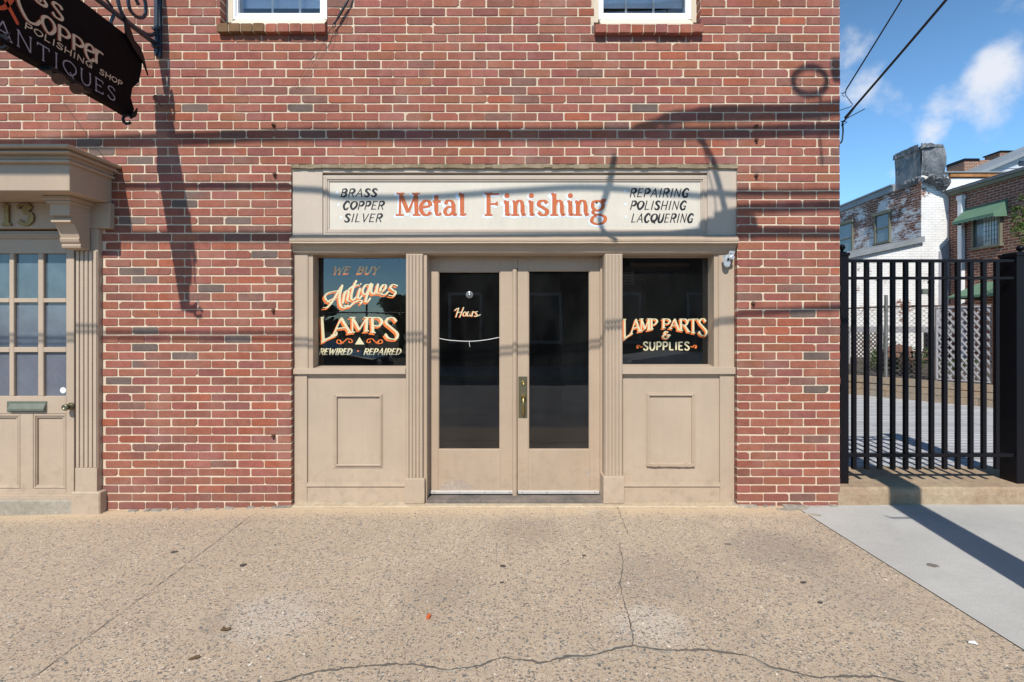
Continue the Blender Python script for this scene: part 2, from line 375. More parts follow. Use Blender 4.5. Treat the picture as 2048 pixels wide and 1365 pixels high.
def glass(name, k=1.0, tint=(.92, .94, .94)):
    n = NM(name)
    fr = n.n('ShaderNodeFresnel', {'IOR': 1.62}).outputs[0]
    # back-facing hits of a thin pane reflect the same share
    lw = n.math('MINIMUM', n.math('MULTIPLY', fr, k), .9)
    bp = n.n('ShaderNodeBump', {'Strength': .25, 'Distance': .0015, 'Height': n.noise(2.2, 2)})
    tr = n.n('ShaderNodeBsdfTransparent', {'Color': tint}); gl = n.n('ShaderNodeBsdfGlossy', {'Color': (1, 1, 1), 'Roughness': .005}); n.t.links.new(bp.outputs[0], gl.inputs['Normal'])
    m = n.n('ShaderNodeMixShader', {0: lw, 1: tr.outputs[0], 2: gl.outputs[0]})
    # a film of dust and wipe marks
    df = n.n('ShaderNodeBsdfDiffuse', {'Color': (.5, .5, .48)}); dn = n.noise(3.5, 6, .7, stretch=(1, 1, .5)); sp = n.rng(n.noise(130, 2, .5), .70, .74)
    dust = n.math('ADD', n.rng(dn, .4, .75, .003, .022), n.math('MULTIPLY', sp, .05))
    m2 = n.n('ShaderNodeMixShader', {0: dust, 1: m.outputs[0], 2: df.outputs[0]})
    n.t.links.new(m2.outputs[0], n.out.inputs[0]); return n.m
M['glass'] = glass('window_glass', 1.45)
M['glassup'] = glass('upper_window_glass', 2.2)
def farwall(name, axis, c1, c2, mort, white, wthr):
    """old brickwork too far off to tell the bricks apart, under worn white paint"""
    n = NM(name); s = n.sep(); u = s[1] if axis == 'x' else s[0]
    uv = n.comb(u, s[2], 0.)
    b = n.n('ShaderNodeTexBrick', {'Vector': uv, 'Color1': c1, 'Color2': c2, 'Mortar': mort, 'Scale': 1., 'Mortar Size': .009, 'Mortar Smooth': .3, 'Bias': 0., 'Brick Width': .212, 'Row Height': .072})
    c = n.scale(b.outputs[0], n.rng(n.noise(9, 5), .3, .7, .75, 1.2))
    f = n.math('ADD', n.math('MULTIPLY', n.noise(1.5, 6, .65), .52), n.math('MULTIPLY', n.noise(8, 6, .75, stretch=(1, .45, 2.6)), .48))
    f = n.math('SUBTRACT', f, n.math('MULTIPLY', b.outputs['Fac'], .015))
    msk = n.rng(f, wthr, wthr+.025)
    wc = n.scale(white, n.rng(n.noise(3, 5), .3, .7, .88, 1.04)); wc = n.mix(n.math('MULTIPLY', b.outputs['Fac'], .30), wc, (.36, .34, .33))
    c = n.mix(msk, c, wc)
    h = n.math('ADD', n.math('MULTIPLY', b.outputs['Fac'], -1.), n.math('MULTIPLY', n.noise(30, 4), .4))
    return n.done(c, .9, h, .6, .008, .2)
RB1, RB2, MO = (.23, .085, .055), (.17, .06, .045), (.42, .37, .31)
M['whitewall'] = farwall('painted_white_brick', 'y', RB1, RB2, MO, (.80, .79, .78), .405)
M['peelwall'] = farwall('peeling_painted_brick', 'x', RB1, RB2, MO, (.62, .62, .64), .50)
M['redwall'] = farwall('old_red_brick', 'x', (.26, .10, .06), (.19, .07, .05), MO, (.7, .68, .66), .66)
M['redwally'] = farwall('old_red_chimney_brick', 'y', (.26, .12, .07), (.20, .09, .06), MO, (.7, .68, .66), .9)

# ------------------------------------------------------------------ hand lettering: each letter is drawn from strokes
L_, C_ = 'l', 'c'
G = {
'A': [(L_, [(.02,0),(.5,1)], .55, 'b'), (L_, [(.5,1),(.98,0)], 1, 'b'), (L_, [(.2,.36),(.8,.36)], 1, '')],
'B': [(L_, [(.1,0),(.1,1)], 1, 'bt'), (C_, [(.1,.98),(.6,.98),(.84,.76),(.6,.54),(.1,.53)], 1, ''), (C_, [(.1,.53),(.66,.52),(.94,.27),(.66,.02),(.1,.02)], 1, '')],
'C': [(C_, [(.95,.78),(.74,.97),(.38,.96),(.06,.5),(.38,.04),(.74,.03),(.95,.22)], 1, '')],
'D': [(L_, [(.1,0),(.1,1)], 1, 'bt'), (C_, [(.1,.98),(.62,.93),(.94,.5),(.62,.07),(.1,.02)], 1, '')],
'E': [(L_, [(.12,0),(.12,1)], 1, 'bt'), (L_, [(.12,.97),(.9,.97)], 1, 'k'), (L_, [(.12,.52),(.75,.52)], 1, ''), (L_, [(.12,.03),(.93,.03)], 1, 'k')],
'F': [(L_, [(.2,0),(.2,1)], 1, 'bt'), (L_, [(.2,.97),(.85,.97)], 1, ''), (L_, [(.2,.5),(.7,.52)], 1, 'k')],
'G': [(C_, [(.92,.8),(.72,.97),(.36,.95),(.06,.5),(.36,.04),(.74,.04),(.92,.25)], 1, ''), (L_, [(.92,.02),(.92,.42)], 1, ''), (L_, [(.6,.42),(.95,.42)], 1, '')],
'H': [(L_, [(.1,0),(.1,1)], 1, 'bt'), (L_, [(.9,0),(.9,1)], 1, 'bt'), (L_, [(.1,.5),(.9,.5)], 1, '')],
'I': [(L_, [(.5,0),(.5,1)], 1, 'bt')],
'L': [(L_, [(.15,0),(.15,1)], 1, 'bt'), (L_, [(.15,.03),(.93,.03)], 1, 'k')],
'M': [(L_, [(.08,0),(.12,1)], .55, 'bt'), (L_, [(.12,1),(.5,.12)], 1, ''), (L_, [(.5,.12),(.88,1)], .55, ''), (L_, [(.88,1),(.92,0)], 1, 'bt')],
'N': [(L_, [(.1,0),(.1,1)], .6, 'bt'), (L_, [(.1,1),(.88,.02)], 1, ''), (L_, [(.88,.02),(.88,1)], .6, 't')],
'O': [(C_, [(.5,.98),(.1,.8),(.06,.4),(.5,.02),(.94,.4),(.9,.8),(.5,.98)], 1, '')],
'P': [(L_, [(.12,0),(.12,1)], 1, 'bt'), (C_, [(.12,.98),(.66,.97),(.93,.72),(.64,.46),(.12,.46)], 1, '')],
'Q': [(C_, [(.5,.98),(.1,.8),(.06,.4),(.5,.02),(.94,.4),(.9,.8),(.5,.98)], 1, ''), (L_, [(.5,.25),(.85,-.14)], 1, '')],
'R': [(L_, [(.12,0),(.12,1)], 1, 'bt'), (C_, [(.12,.98),(.66,.97),(.9,.74),(.64,.5),(.12,.5)], 1, ''), (L_, [(.5,.5),(.95,0)], 1, 'b')],
'S': [(C_, [(.9,.82),(.66,.98),(.26,.95),(.12,.74),(.5,.53),(.88,.3),(.74,.05),(.3,.02),(.06,.2)], 1, '')],
'T': [(L_, [(.5,0),(.5,1)], 1, 'b'), (L_, [(.02,.97),(.98,.97)], 1, 'kk')],
'U': [(C_, [(.1,1),(.1,.35),(.28,.03),(.66,.03),(.88,.35),(.88,1)], 1, 'u')],
'V': [(L_, [(.05,1),(.5,0)], 1, ''), (L_, [(.5,0),(.95,1)], .6, '')],
'W': [(L_, [(.03,1),(.27,0)], 1, ''), (L_, [(.27,0),(.5,.85)], .6, ''), (L_, [(.5,.85),(.75,0)], 1, ''), (L_, [(.75,0),(.97,1)], .6, '')],
'Y': [(L_, [(.05,1),(.5,.48)], 1, ''), (L_, [(.95,1),(.5,.48)], .7, ''), (L_, [(.5,.48),(.48,0)], 1, '')],
'1': [(L_, [(.5,0),(.5,1)], 1, 'b'), (L_, [(.5,.98),(.18,.84)], 1, '')],
'3': [(L_, [(.1,.96),(.92,.96)], 1, 'k0'), (L_, [(.92,.96),(.42,.6)], 1.6, ''), (C_, [(.42,.6),(.9,.5),(.94,.2),(.55,.0),(.1,.14)], 1.2, '')],
'&': [(C_, [(.95,.5),(.6,.2),(.3,.02),(.05,.2),(.25,.45),(.6,.7),(.5,.95),(.28,.8),(.4,.5),(.95,.02)], 1, '')],
'&f': [(C_, [(.7,.86),(.4,.98),(.2,.78),(.45,.56)], 1, ''), (C_, [(.45,.56),(.08,.42),(.1,.1),(.45,.0),(.72,.2),(.62,.45)], 1, ''), (C_, [(.55,.42),(.75,.52),(.98,.4)], 1, '')],
'c': [(C_, [(.9,.5),(.6,.66),(.2,.55),(.1,.25),(.4,.0),(.9,.1)], 1, '')],
'e': [(L_, [(.12,.34),(.9,.42)], 1.1, ''), (C_, [(.9,.42),(.82,.6),(.5,.66),(.14,.5),(.1,.22),(.38,.01),(.7,.02),(.95,.15)], 1, '')],
't': [(L_, [(.42,.93),(.42,.18)], 1, ''), (C_, [(.42,.2),(.5,.03),(.72,.0),(.98,.1)], .8, ''), (L_, [(.02,.62),(.95,.63)], 1.4, '')],
'a': [(C_, [(.1,.5),(.28,.66),(.58,.64),(.72,.48)], .9, ''), (L_, [(.72,.5),(.72,.12)], 1, ''), (C_, [(.72,.14),(.8,.0),(.98,.05)], .8, ''), (C_, [(.72,.38),(.32,.36),(.08,.18),(.22,.01),(.5,.03),(.72,.18)], .9, '')],
'l': [(L_, [(.42,1),(.42,.12)], 1, ''), (C_, [(.42,.14),(.52,.0),(.98,.05)], .8, ''), (L_, [(.02,.92),(.42,.985)], 1.4, ''), (L_, [(.1,.02),(.6,.02)], 1, '')],
'i': [(L_, [(.45,.65),(.45,.12)], 1, ''), (C_, [(.45,.14),(.55,.0),(.98,.05)], .8, ''), (L_, [(.02,.58),(.45,.63)], 1.4, ''), ('d', [(.45,.9)], 1, ''), (L_, [(.15,.02),(.6,.02)], 1, '')],
'n': [(L_, [(.2,.65),(.2,0)], 1, 'b'), (L_, [(.0,.6),(.2,.63)], 1.3, ''), (C_, [(.2,.45),(.42,.65),(.66,.62),(.74,.42)], .9, ''), (L_, [(.74,.45),(.74,.12)], 1, ''), (C_, [(.74,.13),(.8,.0),(.98,.05)], .8, '')],
'h': [(L_, [(.2,1),(.2,0)], 1, 'b'), (L_, [(.0,.93),(.2,.985)], 1.3, ''), (C_, [(.2,.45),(.42,.65),(.66,.62),(.74,.42)], .9, ''), (L_, [(.74,.45),(.74,.12)], 1, ''), (C_, [(.74,.13),(.8,.0),(.98,.05)], .8, '')],
's': [(C_, [(.88,.54),(.6,.66),(.22,.62),(.14,.46),(.5,.34),(.86,.2),(.76,.03),(.4,.0),(.08,.14)], 1, '')],
'g': [(C_, [(.45,.66),(.15,.58),(.14,.34),(.42,.2),(.74,.32),(.76,.55),(.45,.66)], .85, ''), (C_, [(.7,.56),(.82,.68),(.99,.66)], 1.3, ''), (C_, [(.28,.25),(.14,.14),(.3,.03),(.7,-.01),(.94,-.14),(.8,-.36),(.4,-.43),(.06,-.3),(.14,-.12),(.34,-.02)], .85, '')],
'r': [(L_, [(.25,.66),(.25,0)], 1, 'b'), (C_, [(.25,.42),(.5,.62),(.95,.6)], 1, '')],
}
WID = dict(A=1, B=.85, C=.9, D=.95, E=.78, F=.75, G=.95, H=.95, I=.35, L=.75, M=1.2, N=1, O=1, P=.82, Q=1.05, R=.9, S=.8, T=.85, U=.92, V=.95, W=1.35, Y=.9)
WID[' '] = .5; WID['.'] = .5
def catmull(P, k=6):
    if len(P) < 3: return list(P)
    closed = P[0] == P[-1]; out = []
    n = len(P)
    for i in range(n-1):
        p0 = P[i-1] if i > 0 else (P[-2] if closed else (2*P[0][0]-P[1][0], 2*P[0][1]-P[1][1]))
        p1, p2 = P[i], P[i+1]
        p3 = P[i+2] if i+2 < n else (P[1] if closed else (2*P[-1][0]-P[-2][0], 2*P[-1][1]-P[-2][1]))
        for j in range(k):
            t = j/k
            out.append(tuple(.5*((2*p1[a])+(-p0[a]+p2[a])*t+(2*p0[a]-5*p1[a]+4*p2[a]-p3[a])*t*t+(-p0[a]+3*p1[a]-3*p2[a]+p3[a])*t**3) for a in (0, 1)))
    out.append(P[-1]); return out
class Pen:
    """draws flat ribbons; M maps (u, v down, lift) to the world, u and v in photo pixels of the surface"""
    def __init__(s, M, thick, thin, lift=0., brush=False, taper=False):
        s.M, s.a, s.b, s.lift, s.k, s.mb, s.brush, s.taper = M, thick, thin, lift, 0, MB(), brush, taper
    def ribbon(s, pts, m=1.):
        s.k += 1; lift = s.lift+.00007*(s.k % 12)
        n = len(pts)
        if n < 2: return
        Ls, Rs = [], []
        for i, (x, y) in enumerate(pts):
            q0, q1 = pts[max(i-1, 0)], pts[min(i+1, n-1)]
            dx, dy = q1[0]-q0[0], q1[1]-q0[1]; l = math.hypot(dx, dy) or 1; dx /= l; dy /= l
            w = s.b+(s.a-s.b)*abs(dy)
            if m != 1: w = max(w*m, s.b)
            if s.taper: t = i/(n-1); w *= .45+.55*min(1, 4*min(t, 1-t)+.1)
            Ls.append((x-dy*w/2, y+dx*w/2)); Rs.append((x+dy*w/2, y-dx*w/2))
        poly = Ls+Rs[::-1]
        vs = [s.M(u, v, lift) for u, v in Ls]+[s.M(u, v, lift) for u, v in Rs]
        fs = [(i, i+1, n+i+1, n+i) for i in range(n-1)]
        s.mb.add(vs, fs)
        if s.brush:
            for e, o in ((0, 1), (n-1, n-2)):
                cx, cy = pts[e]; dx, dy = cx-pts[o][0], cy-pts[o][1]; l = math.hypot(dx, dy) or 1; dx /= l; dy /= l
                r = math.hypot(Ls[e][0]-Rs[e][0], Ls[e][1]-Rs[e][1])/2
                arc = [(cx+r*(math.cos(a)*dx-math.sin(a)*dy), cy+r*(math.cos(a)*dy+math.sin(a)*dx)) for a in [R(-90+30*j) for j in range(7)]]
                s.mb.add([s.M(u, v, lift) for u, v in arc], [tuple(range(7))])
    def dot(s, x, y, r):
        s.k += 1
        s.mb.add([s.M(x+r*math.cos(a), y+r*math.sin(a), s.lift+.00007*(s.k % 12)) for a in [2*math.pi*j/14 for j in range(14)]], [tuple(range(14))])
    def poly(s, pts):
        s.mb.add([s.M(u, v, s.lift) for u, v in pts], [tuple(range(len(pts)))])
    def curve(s, pts, m=1.): s.ribbon(catmull(pts), m)
    def glyph(s, ch, q, serif=True, sw=.17):
        """q: tl, tr, br, bl corners in pixels; a letter fills them"""
        tl, tr, br, bl = q
        def mp(x, y):
            bx, by = bl[0]+(br[0]-bl[0])*x, bl[1]+(br[1]-bl[1])*x
            tx, ty = tl[0]+(tr[0]-tl[0])*x, tl[1]+(tr[1]-tl[1])*x
            return (bx+(tx-bx)*y, by+(ty-by)*y)
        wpx = math.hypot(br[0]-bl[0], br[1]-bl[1]) or 1
        for kind, pts, m, fl in G[ch]:
            if kind == 'd': c = mp(*pts[0]); s.dot(c[0], c[1], s.a*.62); continue
            p = [mp(*t) for t in (catmull(pts) if kind == 'c' else pts)]
            s.ribbon(p, m)
            if serif and fl:
                hs = s.a*.95
                if kind == 'l' and fl[0] in 'bt' or fl == 'u':
                    ends = []
                    for e in (0, -1):
                        yy = pts[e][1]
                        if (yy < .1 and 'b' in fl) or (yy > .9 and ('t' in fl or fl == 'u')): ends.append(pts[e])
                    for e in ends:
                        x, y = mp(*e); dx = hs/wpx
                        a, b = mp(e[0]-dx, e[1]), mp(e[0]+dx, e[1])
                        bb = s.brush; s.brush = False; s.ribbon([a, b], max(1, s.a*.32/max(s.b, .01))); s.brush = bb
                elif fl[0] == 'k':
                    for e in (pts if fl == 'kk' else ([pts[0]] if fl == 'k0' else [pts[-1]])):
                        d = -.17 if e[1] > .7 else (.17 if e[1] < .3 else 0)
                        if d: s.ribbon([mp(*e), mp(e[0], e[1]+d)], .6)
                        else: s.ribbon([mp(e[0], e[1]-.08), mp(e[0], e[1]+.1)], .6)
    def line(s, text, x0, x1, yb, yt, shear=0., serif=False, gap=.22, rise=0.):
        """a line of capitals set between x0 and x1; rise = how many pixels the line climbs"""
        tot = sum(WID[c]+gap for c in text)-gap; un = (x1-x0)/tot; x = x0
        for c in text:
            w = WID[c]*un; r0 = -rise*(x-x0)/(x1-x0); r1 = -rise*(x+w-x0)/(x1-x0)
            if c == '.': s.dot(x+w/2, (yb+yt)/2, s.a*.8)
            elif c != ' ': s.glyph(c, ((x+shear, yt+r0), (x+w+shear, yt+r1), (x+w, yb+r1), (x, yb+r0)), serif)
            x += w+gap*un
def front(Y):
    def f(u, v, l): return at(u, v, Y-l)
    return f

# ------------------------------------------------------------------ ground
def gz(X):
    if X < -1.55: return .012+(max(X, -9)+1.55)*.026
    return .012
m = MB()
m.quad((-900, -900, -.35), (900, -900, -.35), (900, 900, -.35), (-900, 900, -.35))
m.build('ground', M['ground'], kind='structure')
def sheet(name, xs, ys, zf, mat, **k):
    m = MB(); nx, ny = len(xs), len(ys)
    m.v = [(x, y, zf(x, y)) for y in ys for x in xs]
    m.f = [(j*nx+i, j*nx+i+1, (j+1)*nx+i+1, (j+1)*nx+i) for j in range(ny-1) for i in range(nx-1)]
    return m.build(name, mat, smooth=True, **k)
def lin(a, b, n): return [a+(b-a)*i/n for i in range(n+1)]
sheet('sidewalk', lin(-16, 2.305, 60), lin(-2.70, .30, 10), lambda x, y: gz(x), M['aggregate'], kind='structure')
sheet('concrete_pavement', lin(2.313, 16, 12), lin(-2.70, .02, 6), lambda x, y: .012+(.010 if x > 2.6 else 0), M['slab'], kind='structure')
m = MB(); m.box(2.303, 2.315, -2.7, -.06, -.2, .006, 0); m.build('pavement_joint', M['joint'], kind='structure')
m = MB(); m.box(-16, 16, -2.86, -2.703, -.3, .008, .015); m.build('curb', M['curb'], kind='structure')
sheet('road', [-60, -16, 0, 16, 60], [-10.1, -6.5, -2.861], lambda x, y: -.13+.06*(1-abs((y+6.5)/3.7)), M['asphalt'], kind='structure')
m = MB(); m.box(-60, 60, -10.26, -10.1, -.3, .0, .015); m.build('far_curb', M['curb'], kind='structure')
sheet('far_pavement', [-60, 0, 60], [-13.62, -10.262], lambda x, y: -.005, M['slab'], kind='structure')

# cracks, joints and marks on the pavement
def gpt(x, y, lift=.0):
    """pavement point seen at a pixel"""
    z = .012
    for _ in range(6):
        d = (HC-z)*F/(y-650); X = (x-1010)*d/F; z = gz(X)
    return Vector((X, d-D, z+lift))
def crack(pts, w, mat=M['crack'], name='crack', rough=.6, lift=.003):
    P = [gpt(*p) for p in pts]; Q = []
    for i in range(len(P)-1):
        n = max(3, int((P[i+1]-P[i]).length/.011))
        for k in range(n):
            t = k/n; Q.append(P[i].lerp(P[i+1], t))
    Q.append(P[-1]); m = MB(); n = len(Q); L = []; Rr = []
    for i, q in enumerate(Q):
        d = (Q[min(i+1, n-1)]-Q[max(i-1, 0)]); d.z = 0; d.normalize(); nn = Vector((-d.y, d.x, 0))
        j = (noise.noise(q*9)*.012+noise.noise(q*33)*.008+random.uniform(-.0028, .0028))*rough*1.6
        ww = w*(.22+1.25*abs(noise.noise(q*11+Vector((3, 1, 0))))+.7*random.random()*rough)
        if i in (0, n-1): ww *= .2
        L.append(q+nn*(j+ww)); Rr.append(q+nn*(j-ww))
    m.v = [tuple(p+Vector((0, 0, lift))) for p in L+Rr]; m.f = [(i, i+1, n+i+1, n+i) for i in range(n-1)]
    return m.build(name, mat, kind='structure')
crack([(500,1378),(560,1364),(640,1342),(690,1341),(738,1334),(815,1328),(850,1332),(890,1341),(960,1334),(1000,1317),(1040,1320),(1080,1327),(1140,1314),(1200,1309),(1240,1298),(1266,1291)], .0066)
crack([(1266,1291),(1310,1299),(1362,1300),(1425,1302),(1470,1308),(1510,1319),(1540,1333),(1600,1348),(1640,1356),(1700,1353),(1770,1356),(1830,1370)], .0066)
crack([(1235,1014),(1240,1030),(1248,1048),(1256,1072)], .003, rough=.4)
crack([(1238,1085),(1242,1105),(1246,1140),(1240,1170),(1246,1198),(1256,1235),(1262,1262),(1266,1291)], .0038, rough=.5)
crack([(502,1032),(440,1079),(330,1161),(250,1221),(155,1290),(60,1362)], .0028, M['joint'], 'pavement_seam', .12)
crack([(1105,1318),(1150,1312),(1175,1313),(1220,1302),(1262,1296)], .011, M['crumb'], 'crack_filling', 1, .002)
crack([(868,1338),(900,1341),(950,1335)], .009, M['crumb'], 'crack_filling', 1, .002)
crack([(1272,1291),(1330,1300),(1350,1299)], .013, M['crumb'], 'crack_filling', 1, .002)
crack([(1500,1316),(1530,1328),(1560,1340)], .010, M['crumb'], 'crack_filling', 1, .002)
def spot(x, y, rx, ry, mat, name, rot=0, n=11, lift=.0035):
    c = gpt(x, y); m = MB(); vs = []
    for k in range(n):
        a = 2*math.pi*k/n; r = 1+.18*random.uniform(-1, 1)
        u, v = rx*r*math.cos(a), ry*r*math.sin(a)
        vs.append(c+Vector((u*math.cos(rot)-v*math.sin(rot), u*math.sin(rot)+v*math.cos(rot), 0)))
    m.v = [tuple(p+Vector((0, 0, lift))) for p in vs]; m.f = [tuple(range(n))]
    k = len(m.v); m.v += [tuple(p) for p in vs]; m.f += [(i, (i+1) % n, k+(i+1) % n, k+i) for i in range(n)]
    return m.build(name, mat, kind='structure')
spot(349, 1105, .022, .013, M['gum'], 'gum_mark'); spot(486, 1131, .02, .016, M['gum'], 'gum_mark', .6); spot(1006, 1133, .018, .014, M['gum'], 'gum_mark')
spot(1004, 1166, .013, .008, M['gum'], 'gum_mark', .5); spot(1168, 1112, .012, .01, M['gum'], 'gum_mark')
spot(1606, 1166, .02, .011, M['gum'], 'gum_mark', .3); spot(1640, 1206, .014, .01, M['gum'], 'gum_mark'); spot(1456, 1089, .022, .012, M['joint'], 'gum_mark')
spot(1865, 1132, .033, .025, M['joint'], 'round_patch', 0, 18); spot(1845, 1065, .03, .02, M['joint'], 'round_patch', 0, 12)
# small litter
def litter(name, x, y, pts, mat, label, cat, h=.004):
    c = gpt(x, y, .004); m = MB(); n = len(pts)
    m.v = [(c.x+a, c.y+b, c.z+dz) for a, b, dz in pts]+[(c.x+a, c.y+b, c.z+dz+h) for a, b, dz in pts]
    m.f = [tuple(range(n))[::-1], tuple(range(n, 2*n))]+[(i, (i+1) % n, n+(i+1) % n, n+i) for i in range(n)]
    m.build(name, mat, label=label, cat=cat, group='dry leaves on the pavement' if cat == 'leaf' else None)
M['chip'] = flat('orange_chip', (.55, .11, .03), .7); M['dryleaf'] = flat('dry_leaf', (.12, .075, .035), .8, .3, 60)
litter('orange_chip', 857, 1236, [(-.009,-.016,0),(.006,-.02,0),(.012,.006,0),(.004,.02,0),(-.008,.01,0)], M['chip'], 'small orange chip lying alone on the pebbly pavement', 'litter', .008)
litter('dry_leaf', 450, 1262, [(-.02,-.006,0),(0,-.014,.006),(.022,-.004,.002),(.026,.008,.008),(.004,.006,.002),(-.012,.01,.008)], M['dryleaf'], 'curled brown leaf lying left of the small orange chip', 'leaf')
litter('dry_leaf', 388, 1320, [(-.022,-.01,0),(0,-.006,.004),(.02,.004,.002),(.018,.014,.006),(-.006,.006,.003)], M['dryleaf'], 'flat brown leaf near the bottom left corner of the pavement', 'leaf')
litter('paper_scrap', 1945, 1290, [(-.014,.006,0),(0,-.006,.004),(.016,-.01,.002),(.012,.004,.008),(-.004,.012,.003)], M['sticker'], 'pale scrap of paper beside the smooth slab, far right', 'litter')

# ------------------------------------------------------------------ the brick building
B = empty('brick_building', (-.6, 0, 0), 'red brick shop building with tan wooden storefront and pale mortar joints', 'building')
WX0, WX1, WY0, WY1 = -430, 1680, -560, 1050
OPEN = [(582, 329, 1475, 1200), (-150, 400, 204, 1200), (440, -330, 655, 58), (1188, -330, 1401, 59), (-260, -330, -45, 58), (-160, 334, 222, 400)]
rows = []; y = 1012+16.65
while y > WY0+20:
    if y > 712: p = 16.65
    elif y > 407.5: p = 16.94
    else: p = 17.45
    rows.append((y, p)); y -= p
def segs(y):
    s = [(WX0, WX1)]
    for (a, t, b, bt) in OPEN:
        if not (t-3 < y < bt): continue
        n = []
        for (u, v) in s:
            if b <= u or a >= v: n.append((u, v)); continue
            if a > u: n.append((u, a))
            if b < v: n.append((b, v))
        s = n
    return s
rnd = random.Random(11)
def brick_colour():
    t = rnd.random()
    base = (.285, .099, .066)
    k = rnd.uniform(.89, 1.11)
    c = [base[0]*k, base[1]*k*rnd.uniform(.92, 1.10), base[2]*k*rnd.uniform(.92, 1.12)]
    if t < .025: g = rnd.uniform(.85, 1.2); c = [.15*g, .108*g, .092*g]
    elif t < .05: c = [.20, .098, .076]
    elif t < .16: c = [.225*k, .088*k, .064*k]
    elif t < .20: c = [.32*k, .096*k, .055*k]
    elif t < .27: c = [.245*k, .088*k, .072*k]
    return c
def brick(m, x0, x1, z0, z1, yb=.03, yf=None):
    """one worn brick; the front edge is rounded and a little uneven"""
    j = lambda a: rnd.uniform(-a, a)
    yf = rnd.uniform(-.0016, .0012) if yf is None else yf
    z0 += j(.0011); z1 += j(.0011); x0 += j(.0014); x1 += j(.0014); tz = j(.0012)
    r = min(.0045+rnd.random()*.0035, (x1-x0)*.3)
    chip = [r if rnd.random() > .07 else r*rnd.uniform(2, 3.2) for _ in range(4)]
    xm = (x0+x1)/2+j(.03)*(x1-x0)/.2
    o = [(x0, z0+chip[0]*.8), (x0+chip[0], z0), (xm, z0+j(.0013)), (x1-chip[1], z0), (x1, z0+chip[1]*.8),
         (x1, z1-chip[2]*.8), (x1-chip[2], z1), (xm, z1+j(.0012)), (x0+chip[3], z1), (x0, z1-chip[3]*.8)]
    cx, cz = (x0+x1)/2, (z0+z1)/2; e = .0026
    def ins(p):
        return (p[0]+(e if p[0] < cx else -e), p[1]+(e if p[1] < cz else -e))
    n = len(o); tilt = tz/(x1-x0)*(.5 if x1-x0 < .15 else 1)
    vs = [(a, yf+(a-cx)*tilt, b) for a, b in map(ins, o)]+[(a, yf+.0022+(a-cx)*tilt, b) for a, b in o]+[(a, yb, b) for a, b in o]
    fs = [tuple(range(n))]
    for L in (0, 1):
        fs += [(L*n+(i+1) % n, L*n+i, (L+1)*n+i, (L+1)*n+(i+1) % n) for i in range(n)]
    m.add(vs, fs)
    c = brick_colour(); c2 = brick_colour() if rnd.random() < .10 else c
    k1 = rnd.random() < .5
    for v in vs:
        q = c2 if (v[0] < cx) == k1 else c
        m.c.append((*q, 1))
stuff = MB(); count = 0; PER = .212*250
joint = 2.6
def is_picked(x0, x1, y): return (206 <= x0 and x1 <= 584 and y > 470) or (x0 >= 1474 and x1 <= 1681 and y > 480)
zs = lambda y: HC+(650-y)/250
for ri, (y, p) in enumerate(rows):
    z0, z1 = zs(y+p/2-joint/2), zs(y-p/2+joint/2)
    for (u, v) in segs(y):
        # running bond: rows start with a half or a whole brick, counted from the segment's fixed edge
        left = u > WX0+1
        full = PER
        if u == 204: ph = [.0, .5][ri % 2]; x = u-(full*.5 if ri % 2 else full*.86)
        elif left: x = u-(full*.5 if ri % 2 else 0)
        else: x = u-rnd.uniform(0, 4)-(full*.5 if ri % 2 else 0)
        if v == 582: # keep the closer pattern at the shopfront edge
            x = v-full*math.ceil((v-u)/full+1)-(full*.5 if ri % 2 else 0)
        edge0, edge1 = left, v != WX1
        while x < v-2:
            j0 = rnd.uniform(1.2, 3.1)
            if v == 582 and x+full > v-8: j0 = 0
            xa, xb = x, x+full-j0+rnd.uniform(-.6, .6)
            x += full+rnd.uniform(-.5, .5)*(0 if v == 582 else 1)
            ca, cb = max(xa, u), min(xb, v)
            if v-cb < 9 and cb < v: cb = v if v-cb < 4 else cb
            if cb-ca < 7: continue
            X0, X1 = (ca-1010)/250, (cb-1010)/250
            yb = .03
            if (edge0 and ca <= u+1) or (cb >= v-1): yb = .11
            if v == WX1 and cb >= v-1: X1 = (v-1010)/250+rnd.uniform(-.0025, .0025); yb = .1
            if is_picked(ca, cb, y) and count < 298:
                bm = MB(); brick(bm, X0, X1, z0, z1, yb); bm.build('brick', M['brick'], B); count += 1
            else:
                brick(stuff, X0, X1, z0, z1, yb)
stuff.build('brickwork', M['brick'], B, kind='stuff')
# mortar bed behind the bricks, with its returns at the openings
xs = sorted({WX0, WX1}|{a for o in OPEN for a in (o[0], o[2])}); ys = sorted({WY0, WY1}|{min(max(a, WY0), WY1) for o in OPEN for a in (o[1], o[3])})
m = MB(); MY = .0042
for a, b in zip(xs, xs[1:]):
    for c, d in zip(ys, ys[1:]):
        cx, cy = (a+b)/2, (c+d)/2
        if any(o[0] < cx < o[2] and o[1] < cy < o[3] for o in OPEN): continue
        m.quad(((a-1010)/250, MY, zs(d)), ((b-1010)/250, MY, zs(d)), ((b-1010)/250, MY, zs(c)), ((a-1010)/250, MY, zs(c)))
for (a, t, b, bt) in OPEN[:5]:
    t = max(t, WY0); bt = min(bt, WY1)
    for e, s_ in ((a, 1), (b, -1)):
        X = (e-1010)/250-s_*.004
        m.quad((X, MY, zs(bt)), (X, .3, zs(bt)), (X, .3, zs(t)), (X, MY, zs(t)))
    for e, s_ in ((t, 1), (bt, -1)):
        if e >= 1000: continue
        Z = zs(e)+s_*.004
        m.quad(((a-1010)/250, MY, Z), ((b-1010)/250, MY, Z), ((b-1010)/250, .3, Z), ((a-1010)/250, .3, Z))
m.build('mortar_bed', M['mortar'], B)
RX = 2.68
m = MB(); m.box(RX-.30, RX-.012, .10, 9, -.2, 6.3, 0); m.build('side_wall', M['redwall'], B)
